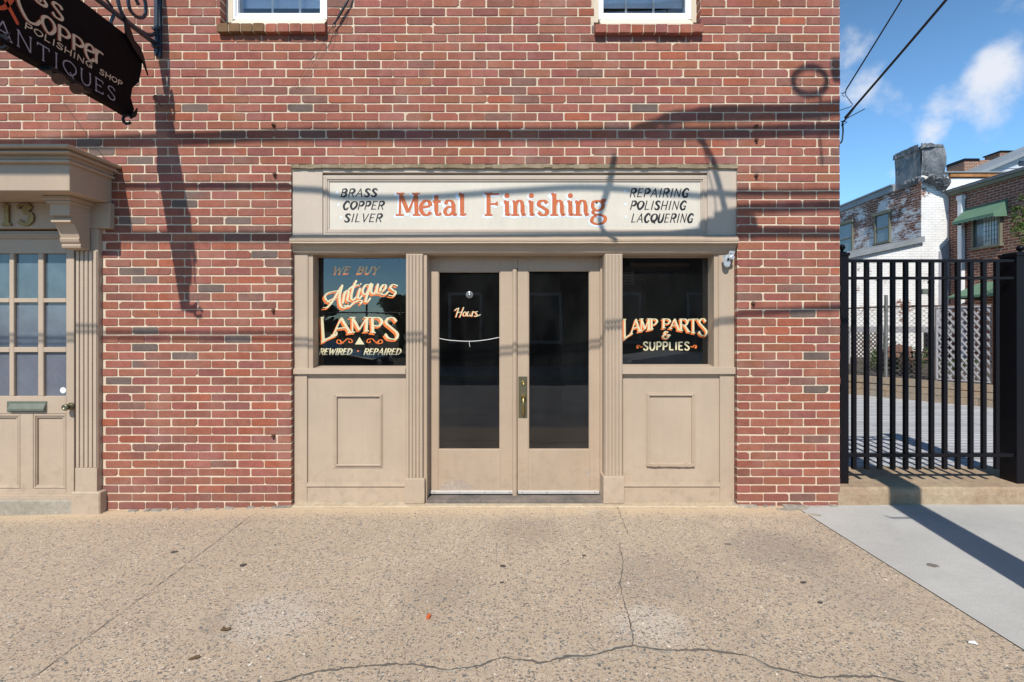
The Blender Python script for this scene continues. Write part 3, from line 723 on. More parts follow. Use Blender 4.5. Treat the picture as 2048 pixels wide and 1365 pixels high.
m = MB(); m.box(-5.76, -5.5, .1, 9, -.2, 6.3, 0); m.build('side_wall', M['redwall'], B)
m = MB(); m.box(-5.76, RX, 8.9, 9.1, -.2, 6.3, 0); m.build('back_wall', M['redwally'], B)
m = MB(); m.box(-5.9, RX+.12, -.18, 9.2, 6.3, 6.42, .01); m.box(-5.8, RX+.04, -.1, .3, 6.05, 6.3, .01); m.build('roof_cornice', M['beige'], B)
# rooms behind the glass
m = MB()
def room(m, x0, x1, y0, y1, z0, z1, t=.05):
    m.box(x0-t, x1+t, y1, y1+t, z0-t, z1+t, 0); m.box(x0-t, x0, y0, y1, z0-t, z1+t, 0); m.box(x1, x1+t, y0, y1, z0-t, z1+t, 0)
    m.box(x0-t, x1+t, y0, y1, z1, z1+t, 0); m.box(x0-t, x1+t, y0, y1, z0-t, z0, 0)
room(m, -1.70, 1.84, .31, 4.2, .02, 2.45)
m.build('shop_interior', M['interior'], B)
m = MB(); m.box(.9, 1.83, 4.1, 4.195, .03, 2.44, 0); m.box(1.78, 1.835, .5, 4.15, .03, 2.44, 0); m.build('interior_wall', M['interior2'], B)
m = MB(); m.box(1.2, 1.77, .8, 3.6, 2.02, 2.05, 0); m.build('shelf', M['shelfm'], B)
m = MB()
for yy in (1.3, 2.4): m.box(1.72, 1.775, yy, yy+.03, 1.72, 2.02, 0); m.box(1.3, 1.775, yy, yy+.03, 1.99, 2.018, 0)
m.build('shelf_bracket', M['iron'], B)
M['ventm'] = flat('dim_vent', (.30, .30, .28), .6)
m = MB()
for k in range(5): m.box(1.0, 1.26, .98, 1.0, 1.86+k*.028, 1.872+k*.028, 0)
m.box(1.26, 1.275, .98, 1.0, 1.85, 2.0, 0); m.box(.985, 1.0, .98, 1.0, 1.85, 2.0, 0); m.build('air_vent', M['ventm'], B)
m = MB()
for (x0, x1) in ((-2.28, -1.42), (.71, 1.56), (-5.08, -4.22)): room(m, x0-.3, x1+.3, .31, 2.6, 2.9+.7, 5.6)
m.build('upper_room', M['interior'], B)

# ---- upper windows
def upper_window(xl, xr, vl, vr, gl, gr, muntins, left_old):
    Yf = .09; m = MB()
    for (a, b, Y) in ((vl, vl+5, .075), (vl+5, gl-2, .088)): m.pbox(a, -330, b, 39, Y, .18, .0015)
    for (a, b, Y) in ((vr-5, vr, .075), (gr+2, vr-5, .088)): m.pbox(a, -330, b, 39, Y, .18, .0015)
    m.pbox(vl+5, 33, vr-5, 40, .078, .18, .002)
    m.pbox(gl-4, 26.5, gr+4, 33.2, .094, .16, .0015); m.pbox(gl-4, -330, gl, 26.5, .1, .16, .0015); m.pbox(gr, -330, gr+4, 26.5, .1, .16, .0015)
    m.pbox(gl, -150, gr, -142, .1, .16, .0015)
    f = m.build('window', M['vinyl'], B)
    for a, b in ((xl, vl), (vr, xr)):
        w = MB(); w.pbox(a, -330, b, 46, Yf, .2, .003); w.build('side_trim', M['trimold'], f)
    for x in muntins:
        m = MB(); m.pbox(x-2, -142, x+2, 26.5, .122, .128, .001); m.build('muntin', M['vinyl'], f)
    m = MB(); a, b = at(gl, 27, .115), at(gr, -142, .115); m.quad(a, (b.x, .115, a.z), b, (a.x, .115, b.z)); m.build('pane', M['glassup'], f)
    m = MB(); a, b = at(gl, -142, .118), at(gr, -330, .118); m.quad(a, (b.x, .118, a.z), b, (a.x, .118, b.z)); m.build('pane', M['glassup'], f)
    # blind hanging behind, its hem above the sash; its blue paints in reflected sky
    m = MB(); n = 26; x0, x1 = X_(gl, .2)-.02, X_(gr, .2)+.02
    top, bot = 5.5, Z_(16, .19)
    for k in range(n):
        z = bot+(top-bot)*k/n; m.quad((x0, .20, z), (x1, .20, z), (x1, .192, z+(top-bot)/n), (x0, .192, z+(top-bot)/n))
    m.build('blind', M['skyblind'], f)
    # sloped wooden sill board
    m = MB(); x0, x1 = X_(vl+2, .07), X_(vr-1, .07)
    z0, z1 = Z_(47, .02), Z_(39, .09)
    m.extr([(.02, z0), (.09, z1), (.2, z1), (.2, z0-.02), (.02, z0-.012)], lambda a, b: (x0, a, b), lambda a, b: (x1, a, b))
    m.build('sill_board', M['trimold'], f)
    return f
upper_window(449, 655, 466, 654, 478, 640, (545, 600), True)
upper_window(1186, 1396, 1197, 1383, 1207, 1371, (1252, 1307), False)
def brick_sill(xa, xb, ytop):
    s = MB(); x0, x1 = (xa-1010)/250, (xb-1010)/250; zt = Z_(ytop, -.045)
    s.box(x0+.01, x1-.01, -.038, .08, zt-.062, zt-.008, 0); sill = s.build('window_sill', M['mortar'], B)
    n = 9; w = (x1-x0)/n
    for k in range(n):
        m = MB(); j = rnd.uniform(-.003, .003); brick(m, x0+k*w+.004, x0+(k+1)*w-.004, zt-.068+j, zt-.001+j*.5, .08, -.046+rnd.uniform(-.004, .003))
        if xa < 700 and k < 4: m.c = [(.17*1.1, .095*1.1, .05, 1)]*len(m.c)
        m.build('brick', M['brick'], sill)
brick_sill(438, 655, 46.5); brick_sill(1188, 1404, 48.5)

# ---- shopfront
def frame(m, x0, y0, x1, y1, w, Yf, Yb, c=.0015):
    m.pbox(x0, y0, x1, y0+w, Yf, Yb, c); m.pbox(x0, y1-w, x1, y1, Yf, Yb, c)
    m.pbox(x0, y0+w, x0+w, y1-w, Yf+.0002, Yb, c); m.pbox(x1-w, y0+w, x1, y1-w, Yf+.0002, Yb, c)
FR = MB()
FR.pbox(585, 336, 645, 471, .018, .2); FR.pbox(1415, 336, 1473.5, 471, .018, .2); FR.pbox(645, 336, 1415, 346, .018, .2, .003)
fas = FR.build('shop_fascia', M['frieze'], B)
m = MB(); m.pbox(645.5, 346.5, 1414.5, 471, .052, .2, 0); m.build('backing_board', M['frieze'], fas)
m = MB(); frame(m, 646, 351, 1414, 471, 5, .030, .05); m.build('moulding', M['frieze'], fas)
m = MB(); frame(m, 651, 356, 1409, 466, 3, .026, .05); frame(m, 654, 359, 1406, 463, 4.5, .034, .05, .003); m.build('moulding', M['frieze'], fas)
m = MB(); m.pbox(658, 363.5, 1402, 458.6, .043, .05, 0); m.build('sign_panel', M['cream'], fas)
# crumbling lead flashing above
m = MB(); n = 60
for k in range(n):
    a, b = 583+k*892/n, 583+(k+1)*892/n
    m.pbox(a, 329+rnd.uniform(-1, 1), b+.4, 336.5+rnd.uniform(-1.3, 1.2), -.004+rnd.uniform(-.003, .003), .05, .001)
m.build('flashing', stone('old_flashing', (.20, .15, .09), (.36, .29, .20)), B)
# lettering on the sign panel
SP = .0425
def letters(name, draws, mat, parent):
    for i, p in enumerate(draws if isinstance(draws, list) else [draws]): p.mb.build(name, mat, parent)
for (x0, x1, yb, yt, t) in ((681, 752, 394, 378.5, 'BRASS'), (685, 766, 419.5, 403.5, 'COPPER'), (688, 762, 444.5, 428.5, 'SILVER'), (1259, 1375, 394.5, 377.5, 'REPAIRING'), (1260, 1370, 419.5, 402.5, 'POLISHING'), (1262, 1384, 445, 428, 'LACQUERING')):
    p = Pen(front(SP), 4.4, 3.3, brush=True, taper=True); p.line(t, x0, x1, yb, yt, 4.2, gap=.28, rise=-.3 if x0 > 1000 else .4); p.mb.build('lettering', M['inkblack'], fas)
p = Pen(front(SP), 2, 2)
for x, y in ((674, 385), (677, 410), (682, 435), (1250, 383), (1251, 409), (1252, 434)): p.dot(x, y, 2.6)
p.mb.build('bullet_dots', M['haloblue'], fas)
MF = [('M', 794.5, 838), ('e', 838.5, 864.5), ('t', 863.5, 884), ('a', 886, 916), ('l', 916, 934.5), ('F', 969, 1004.5), ('i', 1006, 1023), ('n', 1023.5, 1053.5), ('i', 1055.5, 1071), ('s', 1073, 1098.5), ('h', 1101.5, 1132.5), ('i', 1133.5, 1149), ('n', 1148.5, 1180), ('g', 1180, 1214)]
for lay, (th, tn, dx, dy, lift, mat, nm) in enumerate(((10.5, 6.5, -2.0, 2.2, .0002, 'haloblue', 'lettering_outline'), (8.4, 3.7, 0, 0, .0014, 'orange', 'lettering'))):
    for word in (MF[:5], MF[5:]):
        p = Pen(front(SP), th, tn, lift, brush=lay == 0)
        for ch, a, b in word:
            p.glyph(ch, ((a+1.5+dx, 387.5+dy), (b-1.5+dx, 387.5+dy), (b-1.5+dx, 430.5+dy), (a+1.5+dx, 430.5+dy)))
        p.mb.build(nm, M[mat], fas)
# ledge under the fascia
zc = Z_(487, -.03)
prof = [(.05, Z_(468.5, .02)), (.018, Z_(470, .02)), (-.022, Z_(476.5, -.022)), (-.030, Z_(478.5, -.03)), (-.030, Z_(482, -.03)), (-.025, Z_(484, -.03)), (-.030, zc+.004), (-.028, zc), (.004, zc-.002), (.010, Z_(494, .01)), (.020, Z_(497, .02)), (.030, Z_(505, .03)), (.046, Z_(507, .04)), (.048, 2.031), (.3, 2.031), (.3, Z_(468, .02))]
m = MB(); n = 40
for k in range(n):
    a, b = X_(578.5, -.03)+(X_(1478, -.03)-X_(578.5, -.03))*k/n, X_(578.5, -.03)+(X_(1478, -.03)-X_(578.5, -.03))*(k+1)/n
    def jj(xx): return lambda a_, b_: (xx if a_ < .0 else min(max(xx, X_(583, .0)), X_(1474.5, .0)), a_+(noise.noise(Vector((xx*3, b_*20, 0)))*.003 if a_ < .0 else 0), b_+(noise.noise(Vector((xx*5, 3, b_*9)))*.0025 if a_ < .03 else 0))
    m.extr(prof, jj(a), jj(b))
m.build('shop_cornice', M['beige2'], B)
# corner posts and bulkheads
def post(x0, x1):
    m = MB(); m.pbox(x0, 505, x1, 1011, .05, .2, .003); return m.build('corner_post', M['beige'], B)
post(586.5, 614); post(1440, 1469)
def bulkhead(x0, x1, mx0, mx1, my0, my1, sill0, sill1, ysill, xpost0, xpost1):
    m = MB(); m.pbox(x0, 748, x1, 1009, .068, .25, 0); b = m.build('bulkhead', M['beige'], B)
    m = MB(); m.pbox(x0, 974, x1, 1008.5, .057, .068, .002); m.build('base_board', M['beige'], b)
    m = MB(); m.pbox(x0, 966, x1, 970, .053, .068, .0015); m.pbox(x0, 970, x1, 974.5, .046, .068, .003); m.build('moulding', M['beige'], b)
    m = MB(); m.pbox(x0, 748.5, x1, 753.5, .058, .068, .002); m.build('moulding', M['beige'], b)
    m = MB(); frame(m, mx0, my0, mx1, my1, 3, .060, .068, .002); frame(m, mx0+3, my0+3, mx1-3, my1-3, 3.4, .050, .068, .003); m.build('panel_moulding', M['beige'], b)
    m = MB(); x_0, x_1 = X_(sill0, .03), X_(sill1, .03); zt = Z_(ysill, .03); zb = Z_(748.5, .03)
    m.extr([(.03, zb), (.03, zt-.002), (.034, zt), (.17, zt+.012), (.25, zt+.012), (.25, zb), (.05, zb-.001)], lambda a, c: (x_0, a, c), lambda a, c: (x_1, a, c))
    m.build('window_sill', M['beige'], b)
    return b
bulkhead(613, 812, 667, 765, 788, 936, 586.5, 811, 738, 587, 614)
bulkhead(1246, 1441, 1293, 1391, 786, 933, 1244, 1471, 735, 1440, 1469)
# rotten bottom rail of the right panel moulding
m = MB()
for k in range(14):
    a = 1294+k*6.9; m.pbox(a, 928+rnd.uniform(-2, 1.5)+(1.5-k*.12), a+7+rnd.uniform(-.3, .5), 934+rnd.uniform(-1, .6), .045+rnd.uniform(-.003, .004), .068, .0008)
m.build('split_moulding', M['beige2'], B)
# pilasters
def pilaster(x0, x1, bx0, bx1, yb):
    m = MB(); m.pbox(x0, 508, x1, yb, .030, .16, .002); p = m.build('pilaster', M['beige'], B)
    n = 5; w = (x1-x0)/n
    for k in range(n):
        a, b = X_(x0+k*w+.9, .02), X_(x0+(k+1)*w-.9, .02); c = (a+b)/2
        m = MB(); z0, z1 = Z_(yb, .02), Z_(510, .02); r = (b-a)/2
        pr = [(c-r, .031), (c-r, .023), (c-r*.6, .018), (c, .0165), (c+r*.6, .018), (c+r, .023), (c+r, .031)]
        m.extr(pr, lambda u, v: (u, v, z0), lambda u, v: (u, v, z1 if True else 0)); m.build('reed', M['beige'], p)
    m = MB(); m.pbox(bx0, yb, bx1, 1008.5, .010, .16, .004); m.build('base_block', M['beige'], p)
    return p
pilaster(812, 846, 809, 849, 958); pilaster(1210, 1245, 1207, 1249, 954)
# jambs between the pilasters and the doors
m = MB(); m.box(X_(845, .06), X_(858, .165), .05, .30, .012, 2.031, .002); m.pbox(851, 516, 857.5, 992, .12, .165, .001); m.build('door_jamb', M['beige2'], B)
m = MB(); m.box(X_(1203, .165), X_(1212, .06), .05, .30, .012, 2.031, .002); m.pbox(1200.5, 516, 1206, 992, .145, .165, .001); m.build('door_jamb', M['beige2'], B)
# shop windows
def shop_window(x0, x1, y0, y1, stops):
    m = MB()
    for (a, b, Y, Yb) in stops: m.pbox(a, 505, b, y1+3, Y, Yb, .001)
    m.box(X_(x0-8, .17), X_(x1+8, .17), .165, .20, Z_(y0+2, .17)-.004, 2.031, .001)
    m.pbox(x0-4, y1-1.2, x1+4, y1+4, .168, .2, .001)
    w = m.build('shop_window', M['beige2'], B)
    m = MB(); Y = .182; m.quad(at(x0-6, y1+2, Y), at(x1+6, y1+2, Y), at(x1+6, y0-3, Y), at(x0-6, y0-3, Y)); m.build('pane', M['glass'], w)
    return w
wl = shop_window(634, 816, 513, 736, [(610, 616, .052, .06), (616.5, 626, .06, .20), (626, 634, .168, .20), (812, 840, .1, .25)])
wr = shop_window(1236, 1419, 513, 733, [(1419, 1426, .168, .20), (1428, 1439, .06, .20), (1437, 1442, .052, .06), (1218, 1240, .1, .25)])
# doors
def shop_door(x0, x1, gx0, gx1, gy0, gy1, yt, ybm):
    m = MB(); Y, Yb = .165, .205
    m.pbox(x0, yt, gx0, ybm, Y, Yb, .003); m.pbox(gx1, yt, x1, ybm, Y, Yb, .003)
    m.pbox(gx0, yt, gx1, gy0, Y+.001, Yb, .002); m.pbox(gx0, gy1, gx1, ybm, Y+.001, Yb, .002)
    d = m.build('shop_door', M['beige2'], B)
    m = MB(); frame(m, gx0-.5, gy0-.5, gx1+.5, gy1+.5, 2.2, .172, .19, .001); m.build('glazing_bead', M['beige2'], d)
    m = MB(); Yg = .186; m.quad(at(gx0, gy1, Yg), at(gx1, gy1, Yg), at(gx1, gy0, Yg), at(gx0, gy0, Yg)); m.build('pane', M['glass'], d)
    m = MB(); m.pbox(x0+1, ybm-1.5, x1-1, ybm+4.5, .157, .18, .002); m.build('door_sweep', M['alu'], d)
    for k in range(4):
        c = at(x0+10+k*(x1-x0-20)/3, ybm+1, .156); m = MB(); m.lathe(c, [(.004, 0), (.003, -.0015)], 'y', 8); m.build('screw', M['rust'], d)
    return d
dl = shop_door(858, 1030, 876.5, 1000.5, 543.5, 900, 516.5, 984)
dr = shop_door(1035, 1200, 1056.5, 1179.5, 541.5, 900, 516.5, 984)
m = MB(); c = X_(1029.5, .16); m.tube([(c, .164, Z_(991, .16)), (c, .164, Z_(541, .16)), (c, .166, Z_(537, .16))], [.0205, .0205, .012], 14); m.build('astragal', M['beige2'], dl, smooth=False)
m = MB(); m.box(X_(858, .17), X_(1203, .17), .168, .3, Z_(517.5, .168), 2.0305, .001); m.build('door_head', M['beige2'], B)
m = MB(); m.pbox(1026, 516, 1035, 537, .16, .17, .002); m.build('head_block', M['beige2'], B)
# latch plate
m = MB(); m.pbox(1037, 753.5, 1054.5, 836, .158, .166, .0025); pl = m.build('latch_plate', M['brassplate'], dr)
# shift the latch plate's small parts under the door itself (three levels at most)
m = MB(); c = at(1046.5, 766, .158); m.lathe(c, [(.016, .0), (.0165, -.006), (.012, -.010), (.011, -.006), (.004, -.0065), (.0, -.0065)], 'y', 18); m.build('lock_cylinder', M['brass'], dr, smooth=True)
hp = [(X_(1046.5, .14), a, b) for a, b in catmull([(.157, Z_(794, .15)), (.130, Z_(796, .13)), (.112, Z_(806, .112)), (.110, Z_(818, .112)), (.122, Z_(826, .122)), (.155, Z_(831, .153))], 4)]
m = MB(); n = len(hp); m.tube(hp, [.006+.004*math.sin(math.pi*i/(n-1)) for i in range(n)], 10); m.build('door_pull', M['brass'], dr, smooth=True)
m = MB(); m.box(X_(1041.5, .13), X_(1051, .13), .118, .155, Z_(796, .13), Z_(790.5, .13), .003); m.build('thumb_latch', M['brass'], dr)
# worn spots on the doors
def patch(name, pts, Y, mat, par):
    m = MB(); n = len(pts); m.v = [tuple(at(x, y, Y)) for x, y in pts]; m.f = [tuple(range(n))]; k = n
    m.v += [tuple(at(x, y, Y)+Vector((0, .0008, 0))) for x, y in pts]; m.f += [(i, (i+1) % n, k+(i+1) % n, k+i) for i in range(n)]
    m.build(name, mat, par)
M['bare'] = stone('bare_worn_wood', (.36, .28, .22), (.46, .38, .31))
patch('peeled_patch', [(878,981),(882,972),(890,966),(900,962.5),(916,961),(930,962.5),(941,968),(949,974),(946,978),(930,981),(905,982)], .1652, M['bare'], dl)
patch('peeled_patch', [(1171,941),(1176,940),(1182,943),(1179,947),(1182,951),(1175,953),(1172,949),(1175,946)], .1652, M['bare'], dr)
m = MB(); m.box(X_(853.5, .05), X_(1208, .05), .028, .30, .011, .043, .004); m.build('threshold', stone('worn_grey_threshold', (.24, .20, .17), (.11, .10, .095)), B)
# things seen on and behind the left door's glass
G1 = .1855
for lay, (dx, dy, th, tn, lift, mat) in enumerate(((-1.5, .9, 1.9, 1.0, .0003, 'orange2'), (0, 0, 2.0, 1.1, .0012, 'gold'))):
    p = Pen(front(G1), th, tn, lift, brush=True)
    O = lambda *q: [(860+a/4.55+dx, 500+b/4.55+dy) for a, b in q]
    for q in ([(228,552),(244,536),(262,532)], [(262,532),(250,570),(238,610)], [(306,526),(290,568),(272,612)], [(246,574),(270,568),(294,566)], [(322,564),(306,576),(304,596),(320,602),(332,586),(322,564)], [(350,564),(340,584),(344,602),(360,596),(372,566),(366,590),(372,602)], [(392,562),(382,604)], [(386,582),(396,566),(408,566)], [(434,562),(416,566),(420,580),(430,592),(420,606),(404,602)], [(424,604),(440,600),(458,590)]):
        p.curve(O(*q))
    p.mb.build('lettering', M[mat], dl)
m = MB(); c = at(939, 590, .184)
m.lathe(c, [(.030, .0), (.0305, -.002), (.026, -.004), (.016, -.006), (.012, -.012), (.006, -.014), (0, -.014)], 'y', 24); m.build('suction_cup', M['clearplastic'], dl, smooth=True)
m = MB(); m.tube([at(x, y, .183) for x, y in catmull([(877, 677), (900, 681), (939, 683), (970, 680.5), (1000, 675)])], .0025, 6)
m.tube([at(939, 683, .182), at(938.5, 688, .182), at(940, 694, .182)], .002, 5); m.build('cord', M['white'], dl)
# ---- window lettering
GW = .1815
def WLt(q, o, s=4.875): return [(o[0]+a/s, o[1]+b/s) for a, b in q]
o1, o2 = (600, 480), (1220, 480)
LAMPS = [('L', (190,757),(345,757),(372,925),(205,1000), 1), ('A', (335,762),(470,760),(492,903),(322,930), 1), ('M', (490,757),(675,757),(660,888),(500,902), 1), ('P', (690,757),(812,757),(800,915),(700,900), 1), ('S', (825,757),(950,757),(975,985),(820,955), 1)]
PARTS = [('L', (130,775),(215,775),(215,915),(132,975)), ('A', (215,775),(290,772),(292,888),(205,920)), ('M', (295,772),(392,770),(385,878),(298,890)), ('P', (398,772),(470,772),(450,866),(400,872)), ('P', (515,772),(592,770),(590,858),(515,860)), ('A', (592,772),(668,770),(675,880),(588,862)), ('R', (682,772),(762,772),(772,895),(684,882)), ('T', (762,772),(862,768),(858,915),(768,900)), ('S', (868,768),(938,766),(958,945),(858,925))]
for lay, (dx, dy, lift, mat, grow) in enumerate(((-14, 18, .0002, 'orange2', 1.12), (0, 0, .0014, 'gold', 1))):
    sh = lambda q: (q[0]+dx, q[1]+dy)
    p = Pen(front(GW), 5.6*grow, 2.0*grow, lift)
    for L in LAMPS: p.glyph(L[0], WLt([sh(q) for q in L[1:5]], o1), True)
    p.mb.build('lettering', M[mat], wl)
    p = Pen(front(GW), 4.0*grow, 1.5*grow, lift)
    for i, L in enumerate(PARTS):
        if i == 4: p.mb.build('lettering', M[mat], wr); p = Pen(front(GW), 4.0*grow, 1.5*grow, lift)
        p.glyph(L[0], WLt([(q[0]+dx*.75, q[1]+dy*.75) for q in L[1:5]], o2), True)
    p.mb.build('lettering', M[mat], wr); p = Pen(front(GW), 3.6*grow, 1.5*grow, lift)
    p.glyph('&f', WLt([(q[0]+dx*.6, q[1]+dy*.5) for q in ((515,893),(592,893),(592,962),(515,962))], o2), False)
    p.mb.build('lettering', M[mat], wr)
    # script word
    p = Pen(front(GW), 4.6*grow, 1.6*grow, lift, brush=True)
    for q, m_ in (([(228,662),(268,655),(318,600),(365,520),(412,448)], 1), ([(412,448),(388,540),(392,630),(425,665),(470,640)], 1.1), ([(296,612),(256,585),(246,545),(290,512),(400,492)], .9), ([(268,602),(330,572),(392,560)], .8),
                  ([(436,512),(420,612)], 1), ([(428,550),(450,502),(474,498),(470,540),(462,590),(486,600)], 1), ([(548,402),(520,470),(500,560),(518,588),(545,562)], 1), ([(478,482),(520,452),(572,440)], 1), ([(585,478),(566,552),(580,572),(602,548)], 1), ([(590,430),(594,432)], 1),
                  ([(430,640),(480,652),(530,610),(585,590),(606,604),(590,620)], 1), ([(682,442),(642,440),(612,490),(624,530),(652,520),(678,470)], 1), ([(690,430),(662,520),(640,600),(662,600),(684,572)], 1),
                  ([(705,436),(694,500),(714,528),(742,500),(758,440)], 1), ([(760,436),(748,510),(772,524)], 1), ([(792,508),(830,478),(838,446),(812,440),(786,480),(796,528),(834,530),(862,506)], 1), ([(950,448),(908,436),(882,462),(908,492),(934,512),(912,545),(866,540)], 1)):
        p.curve(WLt([sh((a, b)) for a, b in q] if lay == 0 else q, o1), m_)
    p.mb.build('lettering', M[mat], wl)
    # WE BUY
    p = Pen(front(GW), 3.2, 1.8, lift, brush=True)
    p.line('WE', 665.5+dx*.12, 698+dx*.12, 547+dy*.12, 534+dy*.12, 5, gap=.2); p.mb.build('lettering', M[mat], wl)
    p = Pen(front(GW), 3.2, 1.8, lift, brush=True); p.line('BUY', 714+dx*.12, 756+dx*.12, 547+dy*.12, 534+dy*.12, 5, gap=.2)
    p.mb.build('lettering', M[mat], wl)
p = Pen(front(GW), 2.9, 1.5, .0008, brush=True)
p.line('REWIRED', 638, 702, 709.5, 698, 4, gap=.2); p.mb.build('lettering', M['gold'], wl); p = Pen(front(GW), 2.9, 1.5, .0008, brush=True); p.line('REPAIRED', 727, 800, 709.5, 698, 4, gap=.2)
p.mb.build('lettering', M['gold'], wl)
p = Pen(front(GW), 2.9, 1.9, .0008); p.poly(WLt([(580,948),(536,1020),(628,1020)], o1)); p.mb.build('painted_triangle', M['gold'], wl)
p = Pen(front(GW), 2.2, 1.4, .0008, brush=True)
for s_ in (1, -1):
    fx = lambda q: WLt([((a if s_ == 1 else 1162-a), b) for a, b in q], o1)
    for q in ([(400,1016),(362,1005),(366,978),(392,980),(396,998)], [(400,1010),(440,985),(458,966),(500,972),(508,998),(482,1002),(478,988)], [(398,990),(420,1008)]): p.curve(fx(q))
    p.mb.build('painted_scroll', M['orange2'], wl); p = Pen(front(GW), 2.2, 1.4, .0008, brush=True)
p.dot(600+567/4.875, 480+1085/4.875, 1.9)
p.mb.build('painted_dot', M['orange2'], wl)
p = Pen(front(GW), 3.3, 2.6, .0008); p.line('SUPPLIES', 1286.5, 1379, 700.5, 684.5, 0, gap=.2); p.mb.build('lettering', M['gold'], wr)
p = Pen(front(GW), 2.2, 1.2, .0008, brush=True)
for s_ in (1, -1):
    fx = lambda q: WLt([((a if s_ == 1 else 1104-a), b) for a, b in q], o2)
    p.curve(fx([(262,1052),(264,1032),(285,1030),(300,1048),(318,1040)]))
    c = fx([(270,1050)])[0]; p.dot(c[0], c[1], 2.3); p.mb.build('painted_scroll', M['orange2'], wr); p = Pen(front(GW), 2.2, 1.2, .0008, brush=True)

# ---- crumbling joint where the front meets the pavement
def rubble(x0, x1, y, amp, mat, Y0=-.02, hgt=.012):
    m = MB(); x = x0
    while x < x1:
        w = rnd.uniform(3, 14); a = rnd.uniform(.3, 1)
        if noise.noise(Vector((x*.03, 5, 0)))+.35 > rnd.random()*.6:
            X0, X1 = (x-1010)/250, (x+w-1010)/250; z = gz((X0+X1)/2)
            yf = Y0-rnd.uniform(0, amp); zh = z+hgt*a
            k = 4; m.extr([(yf, z-.002), (yf+.006*rnd.random(), z+zh*0+hgt*a*.6), (Y0+.03, zh+.002), (.06, zh+.003), (.06, z-.002)], lambda a_, b_: (X0, a_+rnd.uniform(-.003, .003), b_), lambda a_, b_: (X1, a_+rnd.uniform(-.003, .003), b_))
        x += w*.9
    m.build('crumbled_joint', mat, B, kind='stuff')
spot(1585, 1019, .13, .035, M['crumb'], 'gritty_patch', .1, 16, .002); spot(1625, 1030, .07, .025, M['crumb'], 'gritty_patch', -.4, 14, .002)
rubble(205, 586, 1020, .03, M['crumb']); rubble(586, 812, 1010, .02, M['crumb'], .03, .012); rubble(1246, 1470, 1010, .012, M['crumb'], .035, .008); rubble(1470, 1680, 1010, .03, M['crumb'])
m = MB(); m.box(X_(586), X_(1473), -.035, .06, 0, .021, .006); m.build('concrete_lip', stone('tan_concrete_lip', (.46, .37, .25), (.52, .43, .31)), B)

# ---- wall anchors and hook
def anchor(x, y):
    m = MB(); c = Vector(((x-1010)/250, 0, zs(y)))
    m.lathe(c, [(.016, .004), (.017, -.003), (.012, -.010), (.011, -.012), (.011, -.024), (.008, -.028), (0, -.029)], 'y', 12); m.build('wall_anchor', M['rust'], B)
for q in ((548, 252), (550, 350), (547, 622), (547, 872), (1511.5, 254), (1512, 281), (1512, 352), (1506, 607)): anchor(*q)
m = MB(); c = Vector(((316-1010)/250, 0, zs(200)))
m.tube([c+Vector((.018*math.cos(a)*(1-.08*i), -.03-.002*i, .022*math.sin(a)+.0*i)) for i, a in enumerate([R(40+35*j) for j in range(11)])]+[c+Vector((.03, .0, -.06))], .0035, 7)
m.build('pigtail_hook', M['rust'], B)

# ------------------------------------------------------------------ entrance with number 13
EC = -3.908
m = MB(); FX = .764
m.box(EC-FX, EC+FX, -.40, 0, 2.427, 2.635, .004); hood = m.build('door_hood', M['beige2'], B)
for (p_, y0, y1) in ((.435, 319, 325), (.420, 306, 319), (.475, 301.5, 306), (.458, 294.5, 301.5), (.506, 288, 294.5)):
    m = MB(); o = p_-.4; m.box(EC-FX-o*.74, EC+FX+o*.74, -p_, 0, Z_(y1, -p_)+.0005, Z_(y0, -p_), .004); m.build('moulding', M['beige2'], hood)
m = MB(); m.box(EC-FX-.02, EC+FX+.02, -.05, .05, 2.223, 2.4265, .003); ent = m.build('entrance_frieze', M['beige2'], B)
for ch, a, b in (('1', 1, 23), ('3', 33, 62)):
    p = Pen(lambda u, v, l: at(u, v, -.066-l), 9.5, 4.5)
    p.glyph(ch, ((a, 409), (b, 409), (b, 449), (a, 449)))
    nv = len(p.mb.v); vs = list(p.mb.v); fs = list(p.mb.f)
    p.mb.v += [(x, -.052, z) for x, y_, z in vs]
    for f in fs: p.mb.f += [(f[i], f[(i+1) % len(f)], nv+f[(i+1) % len(f)], nv+f[i]) for i in range(len(f))]
    p.mb.build('house_number', M['brassnum'], ent)
prof_c = [(.05,2.4265),(.24,2.4265),(.24,2.285),(.205,2.277),(.212,2.262),(.232,2.25),(.232,2.236),(.20,2.228),(.182,2.20),(.160,2.165),(.148,2.13),(.157,2.122),(.15,2.10),(.135,2.082),(.142,2.072),(.135,2.055),(.05,2.046)]
for s_ in (1, -1):
    cx = EC+s_*(EC*-1-3.3535)
    mx_ = EC+s_*(-3.3535-EC)
    m = MB(); m.extr(prof_c, lambda a, b: (mx_-.0735, -a, b), lambda a, b: (mx_+.0735, -a, b)); br = m.build('bracket', M['beige2'], B)
    m = MB(); m.box(mx_-.105, mx_+.105, -.275, -.05, 2.395, 2.4262, .004); m.box(mx_-.09, mx_+.09, -.258, -.05, 2.372, 2.395, .004); m.build('bracket_cap', M['beige2'], br)
    px = EC+s_*(-3.311-EC)
    m = MB(); m.box(px-.087, px+.086, -.040, .06, -.05, 2.2225, .003); pi_ = m.build('pilaster', M['beige'], B)
    for k in range(5):
        w = .173/5; a = px-.087+k*w
        m = MB(); m.box(a+.005, a+w-.005, -.050, -.040, Z_(936, -.05), 2.045, .004); m.build('reed', M['beige'], pi_)
    m = MB(); m.box(px-.087, px+.086, -.0502, -.040, .13, Z_(936, -.05)-.001, .002); m.build('base_panel', M['beige'], pi_)
    m = MB(); m.box(px-.087-.02, px+.086+.038, -.07, .03, -.07, Z_(985, -.07), .008); m.build('base_block', M['beige'], pi_)
